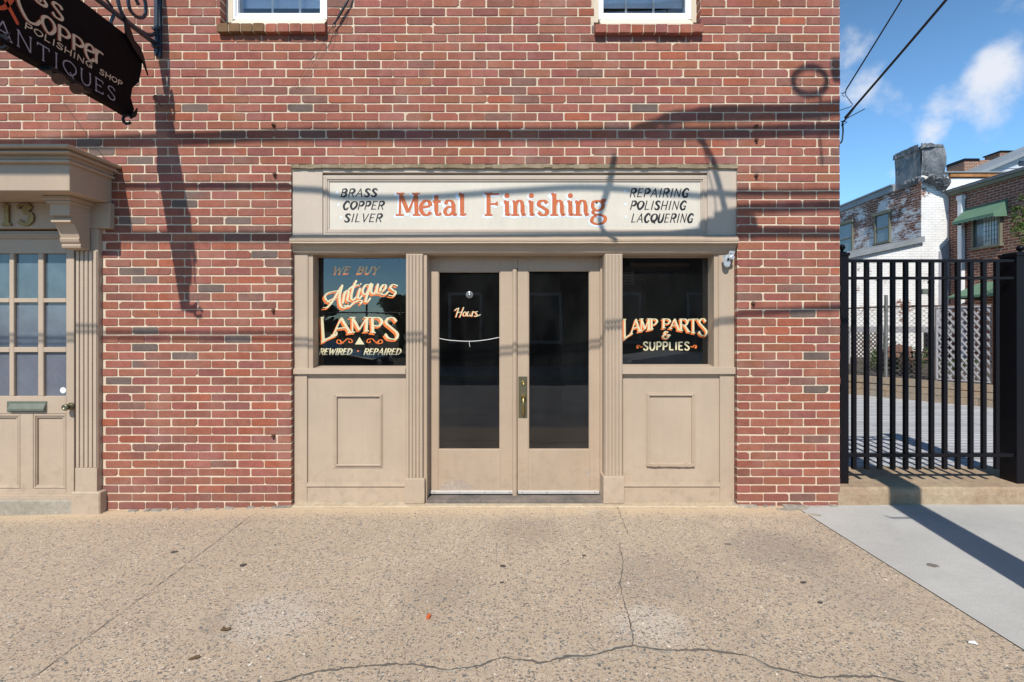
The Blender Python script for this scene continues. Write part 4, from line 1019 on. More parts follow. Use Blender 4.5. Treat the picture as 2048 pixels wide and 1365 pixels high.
# door leaf
EY = .02
m = MB(); m.pbox(-100, 462, 150, 477, .0, .1, .003); m.pbox(-100, 468, 150, 472, -.014, .05, .003); m.build('entrance_head', M['beige2'], B)
m = MB(); V = [(-75, -56), (19, 28), (75, 87), (132, 147)]
m.pbox(-80, 477, -62, 991, EY, EY+.04); m.pbox(132, 477, 148, 991, EY, EY+.04, .003)
m.pbox(-62, 477, 132, 507, EY+.001, EY+.04, .002); m.pbox(-62, 793, 132, 828, EY+.001, EY+.04, .002); m.pbox(-62, 978, 132, 991, EY+.001, EY+.04, .002)
m.pbox(40, 828, 66, 978, EY+.002, EY+.04, .002)
ed = m.build('entrance_door', M['beige'], B)
for a, b in ((-20, -11), (18, 27.5), (75.5, 86.5)):
    m = MB(); m.pbox(a, 507, b, 793, EY+.006, EY+.035, .004); m.build('muntin', M['beige'], ed)
for a, b in ((597, 605.5), (695, 705)):
    for x0, x1 in ((-62, -20), (-11, 18), (27.5, 75.5), (86.5, 132)):
        m = MB(); m.pbox(x0, a, x1, b, EY+.0065, EY+.034, .003); m.build('muntin', M['beige'], ed)
for j, (y0, y1) in enumerate(((507, 597), (605.5, 695), (705, 793))):
    for (x0, x1) in ((-62, -20), (-11, 18), (27.5, 75.5), (86.5, 132)):
        m = MB(); m.pbox(x0-1, y0-1, x1+1, y1+1, EY+.030, EY+.033, 0); m.build('pane', M[('frost0', 'frost', 'frost2')[j]], ed)
for (x0, x1) in ((-62, 40), (66, 132)):
    m = MB(); m.pbox(x0-2, 826, x1+2, 980, EY+.022, EY+.035, 0); m.build('door_panel', M['beige'], ed)
    m = MB(); frame(m, x0+.5, 829, x1-.5, 977.5, 3.5, EY-.003, EY+.022, .003); frame(m, x0+4, 832.5, x1-4, 974, 3.5, EY+.006, EY+.022, .003); m.build('moulding', M['beige'], ed)
m = MB(); m.pbox(13, 803, 93, 825, EY-.006, EY+.01, .003); m.build('mail_slot', M['slot'], ed)
m = MB(); m.extr([(EY-.006, Z_(808, 0)), (EY-.026, Z_(818, 0)), (EY-.026, Z_(822, 0)), (EY-.006, Z_(822, 0))], lambda a, b: (X_(16, 0), a, b), lambda a, b: (X_(88, 0), a, b)); m.build('mail_flap', M['slot'], ed)
m = MB(); c = at(142.5, 813, EY); c.y = EY
m.lathe(c, [(.030, 0), (.030, -.006), (.014, -.012), (.011, -.03), (.020, -.038), (.027, -.05), (.025, -.064), (.014, -.07), (.012, -.066), (0, -.066)], 'y', 20); m.build('door_knob', M['brassplate'], ed, smooth=True)
m = MB(); p = Pen(front(EY+.0285), 1, 1); p.dot(126, 781, 6.2); p.mb.build('sticker', M['sticker'], ed)
m = MB(); m.pbox(-90, 990.5, 149, 1000.5, -.02, .1, .003); m.pbox(-90, 996, 146, 1000, -.03, -.02, .001); m.build('entrance_sill', M['beige'], B)
m = MB(); m.pbox(-120, 1001, 151, 1034, -.045, .3, .01); m.build('stoop', stone('old_concrete_stoop', (.38, .34, .28), (.30, .27, .22)), B)
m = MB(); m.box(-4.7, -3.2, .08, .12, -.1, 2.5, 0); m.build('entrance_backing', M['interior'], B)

# ------------------------------------------------------------------ security bracket on the right corner post
sb = empty('mounting_bracket', at(1456, 525, .05), 'small zinc mounting plate screwed to the top of the right corner post', 'bracket')
Q = lambda a, b, Y: at(1440+a/17.07, 480+b/17.07, Y)
m = MB()
out = [(100,560),(270,490),(330,520),(370,640),(360,800),(330,900),(240,945),(150,880),(120,780)]
n = len(out); m.v = [tuple(Q(a, b, .0)) for a, b in out]+[tuple(Q(a, b, .006)) for a, b in out]
m.f = [tuple(range(n)), tuple(range(n, 2*n))[::-1]]+[(i, (i+1) % n, n+(i+1) % n, n+i) for i in range(n)]; m.build('plate', M['steel'], sb)
out = [(325,375),(510,380),(490,500),(470,560),(500,640),(430,690),(350,660),(285,700),(240,640),(290,520)]
n = len(out); m = MB(); m.v = [tuple(Q(a, b, -.012)) for a, b in out]+[tuple(Q(a, b, -.002)) for a, b in out]
m.f = [tuple(range(n)), tuple(range(n, 2*n))[::-1]]+[(i, (i+1) % n, n+(i+1) % n, n+i) for i in range(n)]; m.build('arm', M['steel'], sb)
m = MB(); c = Q(415, 605, -.012); m.lathe(c, [(.018, .01), (.018, -.006), (.012, -.008), (0, -.008)], 'y', 14); m.build('swivel', M['steel'], sb)
m = MB(); c = Q(240, 700, 0); m.box(c.x-.008, c.x+.008, .004, .05, c.z-.03, c.z+.03, .002); m.build('standoff', M['steel'], sb)
for a, b, Y, r in ((140, 575, -.0005, .004), (285, 660, -.0125, .009), (240, 895, -.0005, .004), (370, 475, -.0125, .005)):
    m = MB(); m.lathe(Q(a, b, Y), [(r, .001), (r, -.0005)], 'y', 10); m.build('screw_hole', M['black'], sb)

# ------------------------------------------------------------------ hanging sign at right angles to the wall
SX = -2.77
def sgn(p, h): return Vector((SX, -p, h))
HS = empty('hanging_sign', (SX, -.85, 3.0), 'black hanging board sign reading Brass and Copper, seen from below at upper left', 'sign')
def spx(x, y, off=0.):
    """board point behind a photo pixel"""
    d = (SX+off)*F/(x-1010); return Vector((SX+off, d-D, HC+(650-y)*d/F))
bp = [(.43,3.015),(.30,3.01),(.27,3.07),(.305,3.14),(.29,3.22),(.22,3.30),(.19,3.42),(.185,3.50),(.24,3.54),(.27,3.575),(.40,3.58),(1.27,3.58),(1.40,3.575),(1.43,3.54),(1.48,3.50),(1.485,3.42),(1.45,3.30),(1.38,3.22),(1.365,3.14),(1.40,3.07),(1.37,3.01),(1.24,3.015)]
m = MB(); m.extr(bp, lambda a, b: (SX-.068, -a, b), lambda a, b: (SX, -a, b)); m.build('board', M['board'], HS)
def smap(lift0=.001):
    def f(u, v, l):   # u: 1000 px per metre towards the wall, v down
        return Vector((SX+lift0+l, u/1000, v/-1000))
    return f
# text set in board millimetres: u = -p*1000, v = -h*1000
def bline(text, p0, p1, h0, h1, th, tn, mats, shear=0, serif=False, gap=.2, rise=0, brush=False, names='lettering'):
    for lay, (mat, d) in enumerate(mats):
        p = Pen(smap(.001+.0015*lay), th+(2 if d else 0), tn, brush=brush)
        p.line(text, -p0*1000-d, -p1*1000-d, -h0*1000+d*.4, -h1*1000+d*.4, shear, serif, gap, rise); p.mb.build('lettering', M[mat], HS)
two = (('boardred', 7), ('boardcream', 0)); one = (('boardcream', 0),)
for lay, (mat, d) in enumerate(two):
    p = Pen(smap(.001+.0015*lay), 21, 10)
    def B_(ch, a, b, h0, h1): p.glyph(ch, ((-a*1000-d, -h1*1000+d*.5), (-b*1000-d, -h1*1000+d*.5), (-b*1000-d, -h0*1000+d*.5), (-a*1000-d, -h0*1000+d*.5)), False)
    B_('C', 1.20, 1.035, 3.225, 3.43); B_('O', 1.035, .945, 3.225, 3.325); B_('P', .925, .835, 3.225, 3.325); B_('P', .82, .73, 3.225, 3.325)
    p.glyph('e', ((-.725e3-d, -3.38e3), (-.64e3-d, -3.38e3), (-.64e3-d, -3.225e3), (-.725e3-d, -3.225e3)), False)
    p.glyph('r', ((-.65e3-d, -3.38e3), (-.565e3-d, -3.38e3), (-.565e3-d, -3.23e3), (-.65e3-d, -3.23e3)), False)
    B_('S', .97, .885, 3.355, 3.445); B_('S', 1.09, .995, 3.37, 3.46); B_('A', 1.21, 1.11, 3.385, 3.475); B_('R', 1.32, 1.23, 3.39, 3.48); B_('B', 1.43, 1.34, 3.395, 3.485)
    p.mb.build('lettering', M[mat], HS)
p = Pen(smap(.001), 26, 14, brush=True)
p.curve([(-1190, -3175), (-1235, -3230), (-1290, -3300), (-1310, -3350), (-1270, -3375), (-1240, -3340), (-1290, -3280), (-1340, -3230), (-1310, -3190), (-1260, -3220), (-1220, -3290)])
p.mb.build('ampersand', M['boardorange'], HS)
bline('POLISHING', 1.145, .665, 3.172, 3.208, 8, 6, one, 6, brush=True, rise=6)
bline('SHOP', .60, .395, 3.176, 3.212, 8, 6, one, 6, brush=True, rise=6)
bline('ANTIQUES', 1.32, .455, 3.045, 3.135, 9, 7, (('boardmauve', 0),), 0, True, .32, brush=False)
# wrought leaves at the corners, hangers, spotlights under the edge
def leafy(name, pts, x0, par, mat=M['black']):
    m = MB(); m.extr(pts, lambda a, b: (x0, -a, b), lambda a, b: (x0+.012, -a, b)); return m.build(name, mat, par)
for s_, e in ((1, 0), (-1, 1.67)):
    T = lambda pts: [(e+s_*a, b) for a, b in pts]
    leafy('corner_leaf', T([(.40,3.70),(.33,3.62),(.30,3.57),(.24,3.555),(.20,3.50),(.17,3.42),(.15,3.38),(.19,3.44),(.24,3.47),(.30,3.50),(.38,3.56)]), SX+.012, HS)
    for k, (dx, w) in enumerate(((.03, .02), (-.05, .02), (.06, .012))):
        m = MB(); m.tube([(SX+dx*t, -(e+s_*(.30+.02*t*k)), 3.03-.06*t+.05*t*t) for t in lin(0, 1.4, 5)], [.016, .018, .016, .012, .008, .003], 7); m.build('scroll_tip', M['black'], HS)
    m = MB(); m.tube([(SX+.03-s_*.045+.032*math.cos(a), -(e+s_*.32), 2.975+.032*math.sin(a)) for a in lin(.3, 5.6, 14)], .011, 6); m.build('scroll_tip', M['black'], HS)
x0 = (318-1010)/250
for p_ in (.46, 1.26):
    m = MB(); m.tube([(SX-.03, -p_, 3.55), (SX-.02, -p_-.01, 3.61), (x0, -p_-.0, 3.68)], .011, 6); m.build('hanger', M['iron'], HS)
for p_ in (.80, .93):
    c = Vector((SX+.02, -p_, 2.985)); m = MB(); m.tube([c+Vector((-.02, .05, .035)), c, c+Vector((.03, -.05, -.03))], [.012, .03, .034], 10); m.build('spotlight', M['rust'], HS)
m = MB(); m.box(SX-.02, SX+.05, -1.03, -.72, 2.985, 3.012, .004); m.build('lamp_bar', M['black'], HS)
# iron wall bracket that carries it
HB = empty('sign_bracket', (SX, -.03, 3.4), 'dark blue wrought iron scroll bracket fixed to the brick beside the hanging sign', 'bracket')
x0 = (318-1010)/250
m = MB(); m.box(x0-.028, x0-.006, -.022, 0, zs(113), zs(-160), .002); m.box(x0+.004, x0+.026, -.022, 0, zs(117), zs(-160), .002); m.box(x0-.01, x0+.01, -.034, -.02, zs(110), zs(-160), .003); m.build('wall_bar', M['iron'], HB)
def btube(name, pts, r, smooth=True):
    m = MB(); m.tube([(x0-.005, -a, b) for a, b in catmull(pts, 5)], r, 7); m.build(name, M['iron'], HB, smooth=True)
btube('arm', [(.0, 3.69), (.6, 3.675), (1.62, 3.67)], .019)
btube('scroll', [(.02, 4.30), (.16, 4.22), (.28, 4.05), (.33, 3.90), (.31, 3.79), (.22, 3.785), (.15, 3.85), (.15, 3.95), (.21, 3.98), (.25, 3.92), (.22, 3.88)], .013)
btube('scroll', [(.03, 3.78), (.10, 3.72), (.24, 3.695), (.37, 3.70), (.43, 3.79), (.44, 3.95), (.38, 4.2), (.2, 4.45), (.03, 4.5)], .013)
btube('scroll', [(.48, 3.70), (.60, 3.76), (.70, 3.84), (.68, 3.94), (.58, 3.94), (.55, 3.86), (.61, 3.83)], .009)
for z in (3.80, 3.66):
    m = MB(); m.box(x0-.03, x0+.028, -.05, -.02, z, z+.02, .003); m.build('collar', M['iron'], HB)

# ------------------------------------------------------------------ thin cables on the facade
def wpx(pts, Y=-.02): return [((x-1010)/250*(1), Y, zs(y)) for x, y in pts]
def wire(name, groups, mat, label, cat, group=None):
    if len(groups) == 1:
        m = MB(); m.tube(*groups[0][:2], groups[0][2] if len(groups[0]) > 2 else 6); return m.build(name, mat, smooth=True, label=label, cat=cat, group=group)
    p0 = Vector(groups[0][0][0]); e = empty(name, p0, label, cat, group)
    for g in groups:
        m = MB(); m.tube(g[0], g[1], g[2] if len(g) > 2 else 6); m.build('strand', mat, e, smooth=True)
    return e
U = lambda pts: wpx([(540+a/5.25, b/5.25) for a, b in pts], -.035)
wire('cable_bundle', [(U([(900,-180),(845,20),(800,90),(750,180),(715,240),(690,290)]), [.005,.006,.010,.011,.007,.005]), (U([(830,60),(805,140),(795,200),(750,230),(735,225)]), .0012), (U([(690,265),(672,290),(685,320),(705,300),(690,265)]), .004),
     (U([(685,300),(640,350),(622,400),(580,460)]), .0028), (U([(580,460),(540,530),(420,700),(310,880),(190,1080)]), .0009), (U([(640,350),(600,440),(585,490),(610,515),(640,490),(665,420),(685,330)]), .0012), (U([(690,320),(620,420),(540,560),(350,880),(230,1060)]), .0009)],
     M['rubber'], 'ragged dark cable bundle hanging on the brick right of the left upper window', 'cable')
wire('thin_wire', [([*wpx([(104, 168), (130, 205), (160, 245), (200, 300), (225, 332)], -.03)], .0012, 5)], M['rubber'], 'thin slack wire running from beneath the hanging sign to the door hood', 'wire')

# ------------------------------------------------------------------ overhead: utility pole and street cables
PX, PY = 2.78, -2.35
UP = empty('utility_pole', (PX, PY, 0), 'tall brown wooden utility pole at the kerb, outside the gate', 'pole')
m = MB(); m.lathe((PX, PY, 0), [(.135, -.3), (.132, 1.5), (.125, 4), (.115, 7), (.10, 9.5)], 'z', 14); m.build('shaft', M['pole'], UP, smooth=True)
for k, z in enumerate((.62, 1.42, 2.2, 2.95, 3.7)):
    s_ = -1 if k % 2 == 0 else 1
    m = MB(); m.tube([(PX+s_*.11, PY, z), (PX+s_*.27, PY, z), (PX+s_*.29, PY, z+.04)], .009, 6); m.build('pole_step', M['rust'], UP)
p23 = 2.3
def shadow_pt(x, y, p=p23): return ((x-1010)/250-.18*p, -p, zs(y)+1.05*p)
def scable(name, pts, r, label, cat='cable', group=None, n=8):
    group = GR if name == 'street_cable' else 'service cables near the pole'
    q = catmull(pts, 6); rr = r
    m = MB(); m.tube([shadow_pt(x, y) for x, y in q], rr, n); return m.build(name, M['rubber'], smooth=True, label=label, cat=cat, group=group)
GR = 'street cables strung past the facade'
scable('street_cable', [(-2400,350),(-1200,318),(-200,297),(150,287),(450,275),(620,270),(1000,269),(1380,267),(1700,258),(1790,256)], .038, 'thick telephone cable whose shadow crosses the wall above the fascia')
scable('street_cable', [(-2400,350),(-1200,362),(-200,368),(220,372),(585,373),(700,382),(860,380),(1040,368),(1200,362),(1480,384),(1700,384),(1790,384)], .020, 'thin cable whose shadow crosses the top of the sign panel')
scable('street_cable', [(-2400,455),(-1200,468),(-200,472),(585,474),(900,470),(1200,466),(1400,464),(1700,468),(1790,468)], .031, 'cable whose dark shadow runs along the foot of the fascia')
scable('street_cable', [(-2400,640),(-1200,655),(-200,662),(585,666),(900,660),(1200,640),(1500,622),(1700,612),(1790,610)], .009, 'upper one of the two thinnest cables shading the pilasters')
scable('street_cable', [(-2400,652),(-1200,667),(-200,674),(585,678),(900,673),(1200,652),(1500,630),(1700,618),(1790,615)], .009, 'lower one of the two thinnest cables shading the pilasters')
scable('service_cable', [(1260,262),(1330,240),(1400,230),(1500,226),(1600,224),(1700,214),(1790,205)], [.006]+[.024]*5+[.038]*6+[.046]*25, 'thick cable sleeve near the pole shading the upper right brickwork')
scable('service_cable', [(1345,262),(1378,262),(1404,284),(1424,318),(1438,360),(1450,410),(1455,440)], .024, 'drooping cable loop shading the right end of the fascia')
scable('service_cable', [(1345,262),(1378,262),(1404,290),(1418,340),(1432,400),(1430,440)], .006, 'thinnest drooping wire beside the cable loop at the fascia end')
scable('service_cable', [(1230,310),(1222,345),(1205,400),(1200,430),(1216,470),(1232,490)], [.012]+[.026]*12+[.02]*18, 'short thick cable tail shading the last letter of Finishing')
m = MB(); m.tube([shadow_pt(1620+34*math.cos(a), 163+28*math.sin(a)) for a in [2*math.pi*k/26 for k in range(26)]], .022, 7, closed=True)
m.build('cable_coil', M['rubber'], smooth=True, label='round coil of spare cable whose ring shadow falls on the upper right bricks', cat='cable coil')
def sbox(name, x0, y0, x1, y1, label, cat, rot=0):
    a = Vector(shadow_pt(x0, y0)); b = Vector(shadow_pt(x1, y1)); m = MB(); m.box(a.x, b.x, -p23-.12, -p23+.0, b.z, a.z, .02); return m.build(name, M['black'], label=label, cat=cat)
sbox('terminal_box', 1398, 424, 1512, 452, 'grey terminal box on the street cables shading the fascia corner', 'junction box')
sbox('splice_closure', 1660, 110, 1790, 140, 'long splice closure beside the pole at the upper right', 'junction box')
scable('service_cable', [(1215,470),(1290,462),(1340,460),(1400,448)], .02, 'cable feeding the terminal box from the left')
scable('service_cable', [(1430,430),(1480,419),(1560,416),(1680,412),(1790,410)], .03, 'thick cable shading a dark band across the right brick pier')
scable('service_cable', [(1640,190),(1642,215),(1638,250),(1645,330)], [.010]*6+[.008]*13, 'wire tail hanging below the coil')
# service drops from the pole to the building corner
cx = RX+.015
def drop(name, x1, y1, x2, y2, r, label, sag=.03, extra=()):
    # far end tied to the pole, near end at the corner; both read off the line of sight to the photo
    d1, d2 = D-.02, D+PY
    a = Vector(((x1-1010)*d1/F, -.02, HC+(650-y1)*d1/F))
    k = (2580-x1)/(x2-x1); ye = y1+(y2-y1)*k; b = Vector((PX-.10, PY, HC+(650-ye)*d2/F))
    pts = [a.lerp(b, t)-Vector((0, 0, sag*4*t*(1-t))) for t in lin(0, 1, 14)]
    e = empty(name, a, label, 'wire', 'overhead wires meeting the building corner')
    m = MB(); m.tube(pts, r, 7); m.build('wire', M['rubber'], e, smooth=True)
    for ex in extra:
        m = MB(); m.tube([at(x, y, -.02) for x, y in ex[0]], ex[1], 6); m.build('wire_end', M['rubber'], e, smooth=True)
    return e
E_ = lambda pts: [(1680+a/4.875, b/4.875) for a, b in pts]
drop('service_wire', 1692, 180, 1800, 1, .0052, 'thinner overhead wire meeting the building corner, upper one of two', .02, ((E_([(72,860),(55,890),(55,930),(122,1020),(110,1040),(0,1078)]), .003), (E_([(60,890),(30,915),(15,910)]), .004), (E_([(20,930),(45,945)]), .002)))
drop('service_wire', 1690, 236, 1886, 1, .0085, 'thicker overhead wire meeting the building corner, lower one of two', .02, ((E_([(240,1065),(60,1160),(20,1190)]), .0035), (E_([(150,1040),(60,1160),(25,1200),(20,1230)]), .006), (E_([(25,1200),(30,1280),(22,1370),(5,1400)]), .006), (E_([(10,1185),(70,1192),(20,1225)]), .004)))

# ------------------------------------------------------------------ gate, its posts and the step
GY = .10
gd = D+GY
m = MB()
xs_ = lin(2.665, 7.2, 46)
for a, b in zip(xs_, xs_[1:]):
    def sp(xx):
        w = .006*noise.noise(Vector((xx*6, 1, 0))); return lambda p_, q_: (xx, p_+w, q_+w)
    m.extr([(.0, -.1), (-.002, .10), (.004, .142), (.022, .156), (.60, .158), (.60, -.1)], sp(a), sp(b))
m.build('gate_step', M['step'], kind='structure')
def gate_post(px0, px1, ytop, ybot, label, wd=None):
    x0, x1 = X_(px0, GY), X_(px1, GY); w = x1-x0; dp = wd or w
    e = empty('gate_post', ((x0+x1)/2, GY+dp/2, .157), label, 'post', 'gate posts')
    zt = Z_(ytop, GY)
    m = MB(); m.box(x0, x1, GY, GY+dp, .155, zt-.02, .003); m.build('shaft', M['black'], e)
    m = MB(); m.box(x0-.008, x1+.008, GY-.008, GY+dp+.008, zt-.02, zt+.004, .004); m.box(x0+.01, x1-.01, GY+.01, GY+dp-.01, zt+.004, zt+.014, .004); m.build('cap', M['black'], e)
    r = min(.03, w*.36); m = MB(); m.lathe(((x0+x1)/2, GY+dp/2, zt+.012), [(r*.6, 0), (r*.45, .008), (r*.42, .018), (r*.8, .025), (r, .04), (r*.9, .052), (r*.55, .063), (0, .067)], 'z', 14); m.build('ball_finial', M['black'], e, smooth=True)
    return e
gate_post(1681, 1698, 507, 968, 'slim black gate post with ball finial against the brick corner')
gate_post(2034, 2084, 507, 967, 'broad black gate post with ball finial at the right edge', .15)
GT = empty('iron_gate', (X_(1855, GY), GY+.03, .266), 'black metal picket gate standing on the tan stone step', 'gate')
for y0, y1 in ((518.5, 524.5), (553.5, 559), (908.5, 916)):
    m = MB(); m.box(X_(1698, GY), X_(2032 if y0 < 600 else 2030, GY), GY+.012, GY+.05, Z_(y1, GY), Z_(y0, GY), .003); m.build('rail', M['black'], GT)
px_ = [1712.7, 1738.3, 1764.7, 1791, 1817, 1843, 1869, 1895.5, 1922, 1948, 1974, 2000]
base_me = None
for i, x in enumerate(px_):
    X = X_(x, GY)
    for (ya, yb) in ((524.6, 553.4), (559.1, 941)):
        pass
    m = MB(); m.box(X-.0155, X+.0155, GY+.016, GY+.046, Z_(941, GY), Z_(521, GY), .002)
    if base_me is None:
        o = m.build('picket', M['black'], GT); base_me = o; bx = X
    else:
        o = base_me.copy(); col.objects.link(o); o.parent = GT; o.location = base_me.location+Vector((X-bx, 0, 0)); WL[o] = WL[base_me]+Vector((X-bx, 0, 0))
m = MB(); m.box(X_(2020, GY), X_(2036, GY), GY+.02, GY+.045, Z_(915, GY), Z_(909, GY), .002); m.build('latch', M['black'], GT)

# ------------------------------------------------------------------ yard behind the gate
def boards():
    n = NM('yard_boards'); s = n.sep(); b = n.n('ShaderNodeTexBrick', {'Vector': n.comb(s[0], s[1], 0.), 'Color1': (.50, .505, .52), 'Color2': (.38, .385, .40), 'Mortar': (.16, .16, .17), 'Scale': 1., 'Mortar Size': .010, 'Brick Width': 2.4, 'Row Height': .13}, offset=.4)
    c = n.scale(b.outputs[0], n.rng(n.noise(18, 5, .6, stretch=(.2, 1.6, 1)), .3, .7, .85, 1.12))
    return n.done(c, .85, n.math('MULTIPLY', b.outputs['Fac'], -1.), .5, .004)
m = MB(); m.quad((2.67, .60, .150), (30, .60, .150), (30, 34, .150), (2.67, 34, .150)); m.build('yard_paving', boards(), kind='structure')
# retaining wall of long blocks, running away to the left
A0, A1 = Vector((6.05, 10.25-D, 0)), Vector((9.6, 5.55-D, 0))
A0 = Vector((5.4, 11.2-D, 0))
RW = empty('retaining_wall', (A0+A1)/2+Vector((0, 0, .15)), 'low weathered block wall holding up the garden behind the gate', 'wall')
wd = (A1-A0).normalized(); wn_ = Vector((-wd.y, wd.x, 0)); wl_ = (A1-A0).length
if wn_.y < 0: wn_ = -wn_
for r_ in range(3):
    x = -.3*r_
    while x < wl_:
        w = 1.15+rnd.uniform(-.1, .15); a, b = max(x, 0)+.004, min(x+w, wl_)-.004
        if b-a > .05:
            z0 = .15+r_*.12+.003; z1 = z0+.114; o = rnd.uniform(-.008, .008); pa, pb = A0+wd*a+wn_*o, A0+wd*b+wn_*o
            m = MB()
            jit = lambda q, z: (q.x, q.y, z)
            t = wn_*.16
            m.v = [jit(pa, z0), jit(pb, z0), jit(pb+t, z0), jit(pa+t, z0), jit(pa+wn_*.01, z1), jit(pb+wn_*.01, z1), jit(pb+t, z1), jit(pa+t, z1)]
            m.f = [(0,1,5,4),(1,2,6,5),(2,3,7,6),(3,0,4,7),(4,5,6,7),(3,2,1,0)]; m.build('block', M['retain'], RW)
        x += w
m = MB(); t0, t1 = wn_*.02, wn_*.15
m.v = [tuple(q+Vector((0, 0, z))) for z in (.15, .505) for q in (A0+t0, A1+t0, A1+t1, A0+t1)]; m.f = [(0,1,5,4),(1,2,6,5),(2,3,7,6),(3,0,4,7),(4,5,6,7)]; m.build('mortar_core', M['retain'], RW)
m = MB(); q0, q1 = A0+wn_*.1, A1+wn_*.1; m.v = [(q0.x, q0.y, .50), (q1.x, q1.y, .50), (20, 8, .5), (20, 14, .5), (4, 14, .5)]; m.f = [(0, 1, 2, 3, 4)]; m.build('garden_soil', M['soil'], kind='structure')
# chain link fence on the wall
FB = wn_*.09
def fpt(t, z): return A0+FB+wd*t+Vector((0, 0, z))
def t_at(px):   # distance along the fence seen at a pixel column
    q = A0+FB; k = (px-1010)/F   # (q.x+wd.x t) = k (q.y+D+wd.y t)
    return (k*(q.y+D)-q.x)/(wd.x-k*wd.y)
FN = empty('chain_link_fence', fpt(wl_/2, .51), 'rusty chain link fence standing on the low block wall', 'fence')
m = MB(); m.tube([fpt(t, 1.78+.01*math.sin(t*3)) for t in lin(0, wl_, 12)], .017, 6); m.build('top_rail', flat('rusty_rail', (.14, .10, .08), .8, .35, 20), FN)
m = MB(); sp_ = .085; zb, zt_ = .53, 1.77; H_ = zt_-zb; tA, tB = t_at(1680), t_at(1872); rr = .003
k = tA-H_
while k < tB:
    for s_ in (1, -1):
        if s_ == 1: a, b = max(k, tA), min(k+H_, tB); za, zb_ = zb+(a-k), zb+(b-k)
        else: a, b = max(k, tA), min(k+H_, tB); za, zb_ = zt_-(a-k), zt_-(b-k)
        if b-a > .02: m.tube([fpt(a, za)+wn_*.003*s_, fpt(b, zb_)+wn_*.003*s_], rr, 3, False)
    k += sp_
m.build('mesh', flat('dull_fence_wire', (.17, .165, .16), .5, .2, 10, .3), FN, kind='stuff')
t = t_at(1772); m = MB(); m.tube([fpt(t, .50), fpt(t, 2.0)], .028, 8); m.tube([fpt(t, 1.72), fpt(t, 1.82)], .036, 8); m.build('fence_post', M['galv'], FN)
t = t_at(1862); m = MB(); m.tube([fpt(t, .50), fpt(t, 2.14)], .040, 10)
for z in (.8, 1.2, 1.6, 1.95): m.tube([fpt(t, z), fpt(t, z+.03)], .045, 10)
m.build('fence_post', flat('mottled_post', (.20, .20, .18), .8, .5, 18), FN)
m = MB(); m.lathe(fpt(t, 2.13), [(.03, 0), (.045, .01), (.03, .02), (.05, .045), (.052, .07), (.03, .095), (0, .10)], 'z', 12); m.build('post_cap', M['galv'], FN, smooth=True)
c = fpt(t, 2.02)+Vector((-.12, -.05, 0)); m = MB(); m.box(c.x-.09, c.x+.05, c.y-.04, c.y+.04, c.z-.04, c.z+.05, .006); m.build('junction_box', M['slot'], FN)
# lattice screen
LT = empty('lattice_screen', fpt((t_at(1875)+t_at(2020))/2, .5), 'weathered white diagonal lattice screen behind the right half of the gate', 'lattice')
def lattice(par, ta, tb, z0, z1, step, w, mat, base, dirv, nrm, sl=1.):
    for s_ in (1, -1):
        m = MB(); H = (z1-z0)/sl; k = ta-H
        while k < tb:
            a, b = max(k, ta), min(k+H, tb)
            if b-a > .03:
                za, zb2 = (z0+(a-k)*sl, z0+(b-k)*sl) if s_ == 1 else (z1-(a-k)*sl, z1-(b-k)*sl)
                u = (dirv+Vector((0, 0, s_*sl))).normalized(); v = nrm.cross(u).normalized()*w/2; off = nrm*(.006*s_)
                P0, P1 = base(a, za)+off, base(b, zb2)+off; n_ = nrm*.004
                m.add([P0-v-n_, P1-v-n_, P1+v-n_, P0+v-n_, P0-v+n_, P1-v+n_, P1+v+n_, P0+v+n_], [(0,1,2,3),(7,6,5,4),(0,4,5,1),(3,2,6,7)])
            k += step
        m.build('slats', mat, par, kind='stuff')
lattice(LT, t_at(1874), t_at(2060), .55, 1.74, .096, .028, M['lattice'], fpt, wd, wn_, 1.45)
for a, z0, z1 in ((t_at(1873), .5, 1.76), (t_at(2050), .5, 1.76)):
    m = MB(); m.tube([fpt(a, z0), fpt(a, z1)], .022, 4); m.build('frame', M['lattice'], LT)
for z in (.54, 1.755):
    m = MB(); m.tube([fpt(t_at(1874), z)-wn_*.015, fpt(t_at(2050), z)-wn_*.015], .016, 4); m.build('frame', M['lattice'], LT)
t = t_at(1993); m = MB(); q = fpt(t, .5)-wn_*.03; m.box(q.x-.035, q.x+.035, q.y-.035, q.y+.035, .5, 1.80, .004); m.build('wooden_post', M['brownwood'], label='brown timber post standing in front of the white lattice', cat='post')
t = t_at(1853); m = MB(); m.tube([fpt(t, .5)+wn_*.3, fpt(t, 1.62)+wn_*.3], .012, 5); m.build('rusty_rod', M['rust'], label='thin rusty rod upright left of the lattice screen', cat='rod')
# terrace rail and dark lattice further back
dB = 12.6
TR = empty('terrace_railing', (9.7, dB-D, .5), 'long grey beam on posts crossing in front of the white wall', 'railing')
m = MB(); m.box(8.0, 11.0, dB-D-.05, dB-D+.05, 1.27, 1.42, .004); m.build('beam', M['greywood'], TR)
for x in (8.45, 9.35, 10.35, 10.9):
    m = MB(); m.box(x-.03, x+.03, dB-D-.03, dB-D+.03, .5, 1.27, .003); m.build('railing_post', M['greywood'] if x < 10 else M['black'], TR)
DL = empty('small_lattice', (8.75, dB-D, .5), 'small dark lattice panel under the left end of the grey beam', 'lattice')
lattice(DL, 0, .62, .52, 1.26, .10, .026, M['latticedark'], lambda a, z: Vector((8.5+a, dB-D-.04, z)), Vector((1, 0, 0)), Vector((0, 1, 0)))
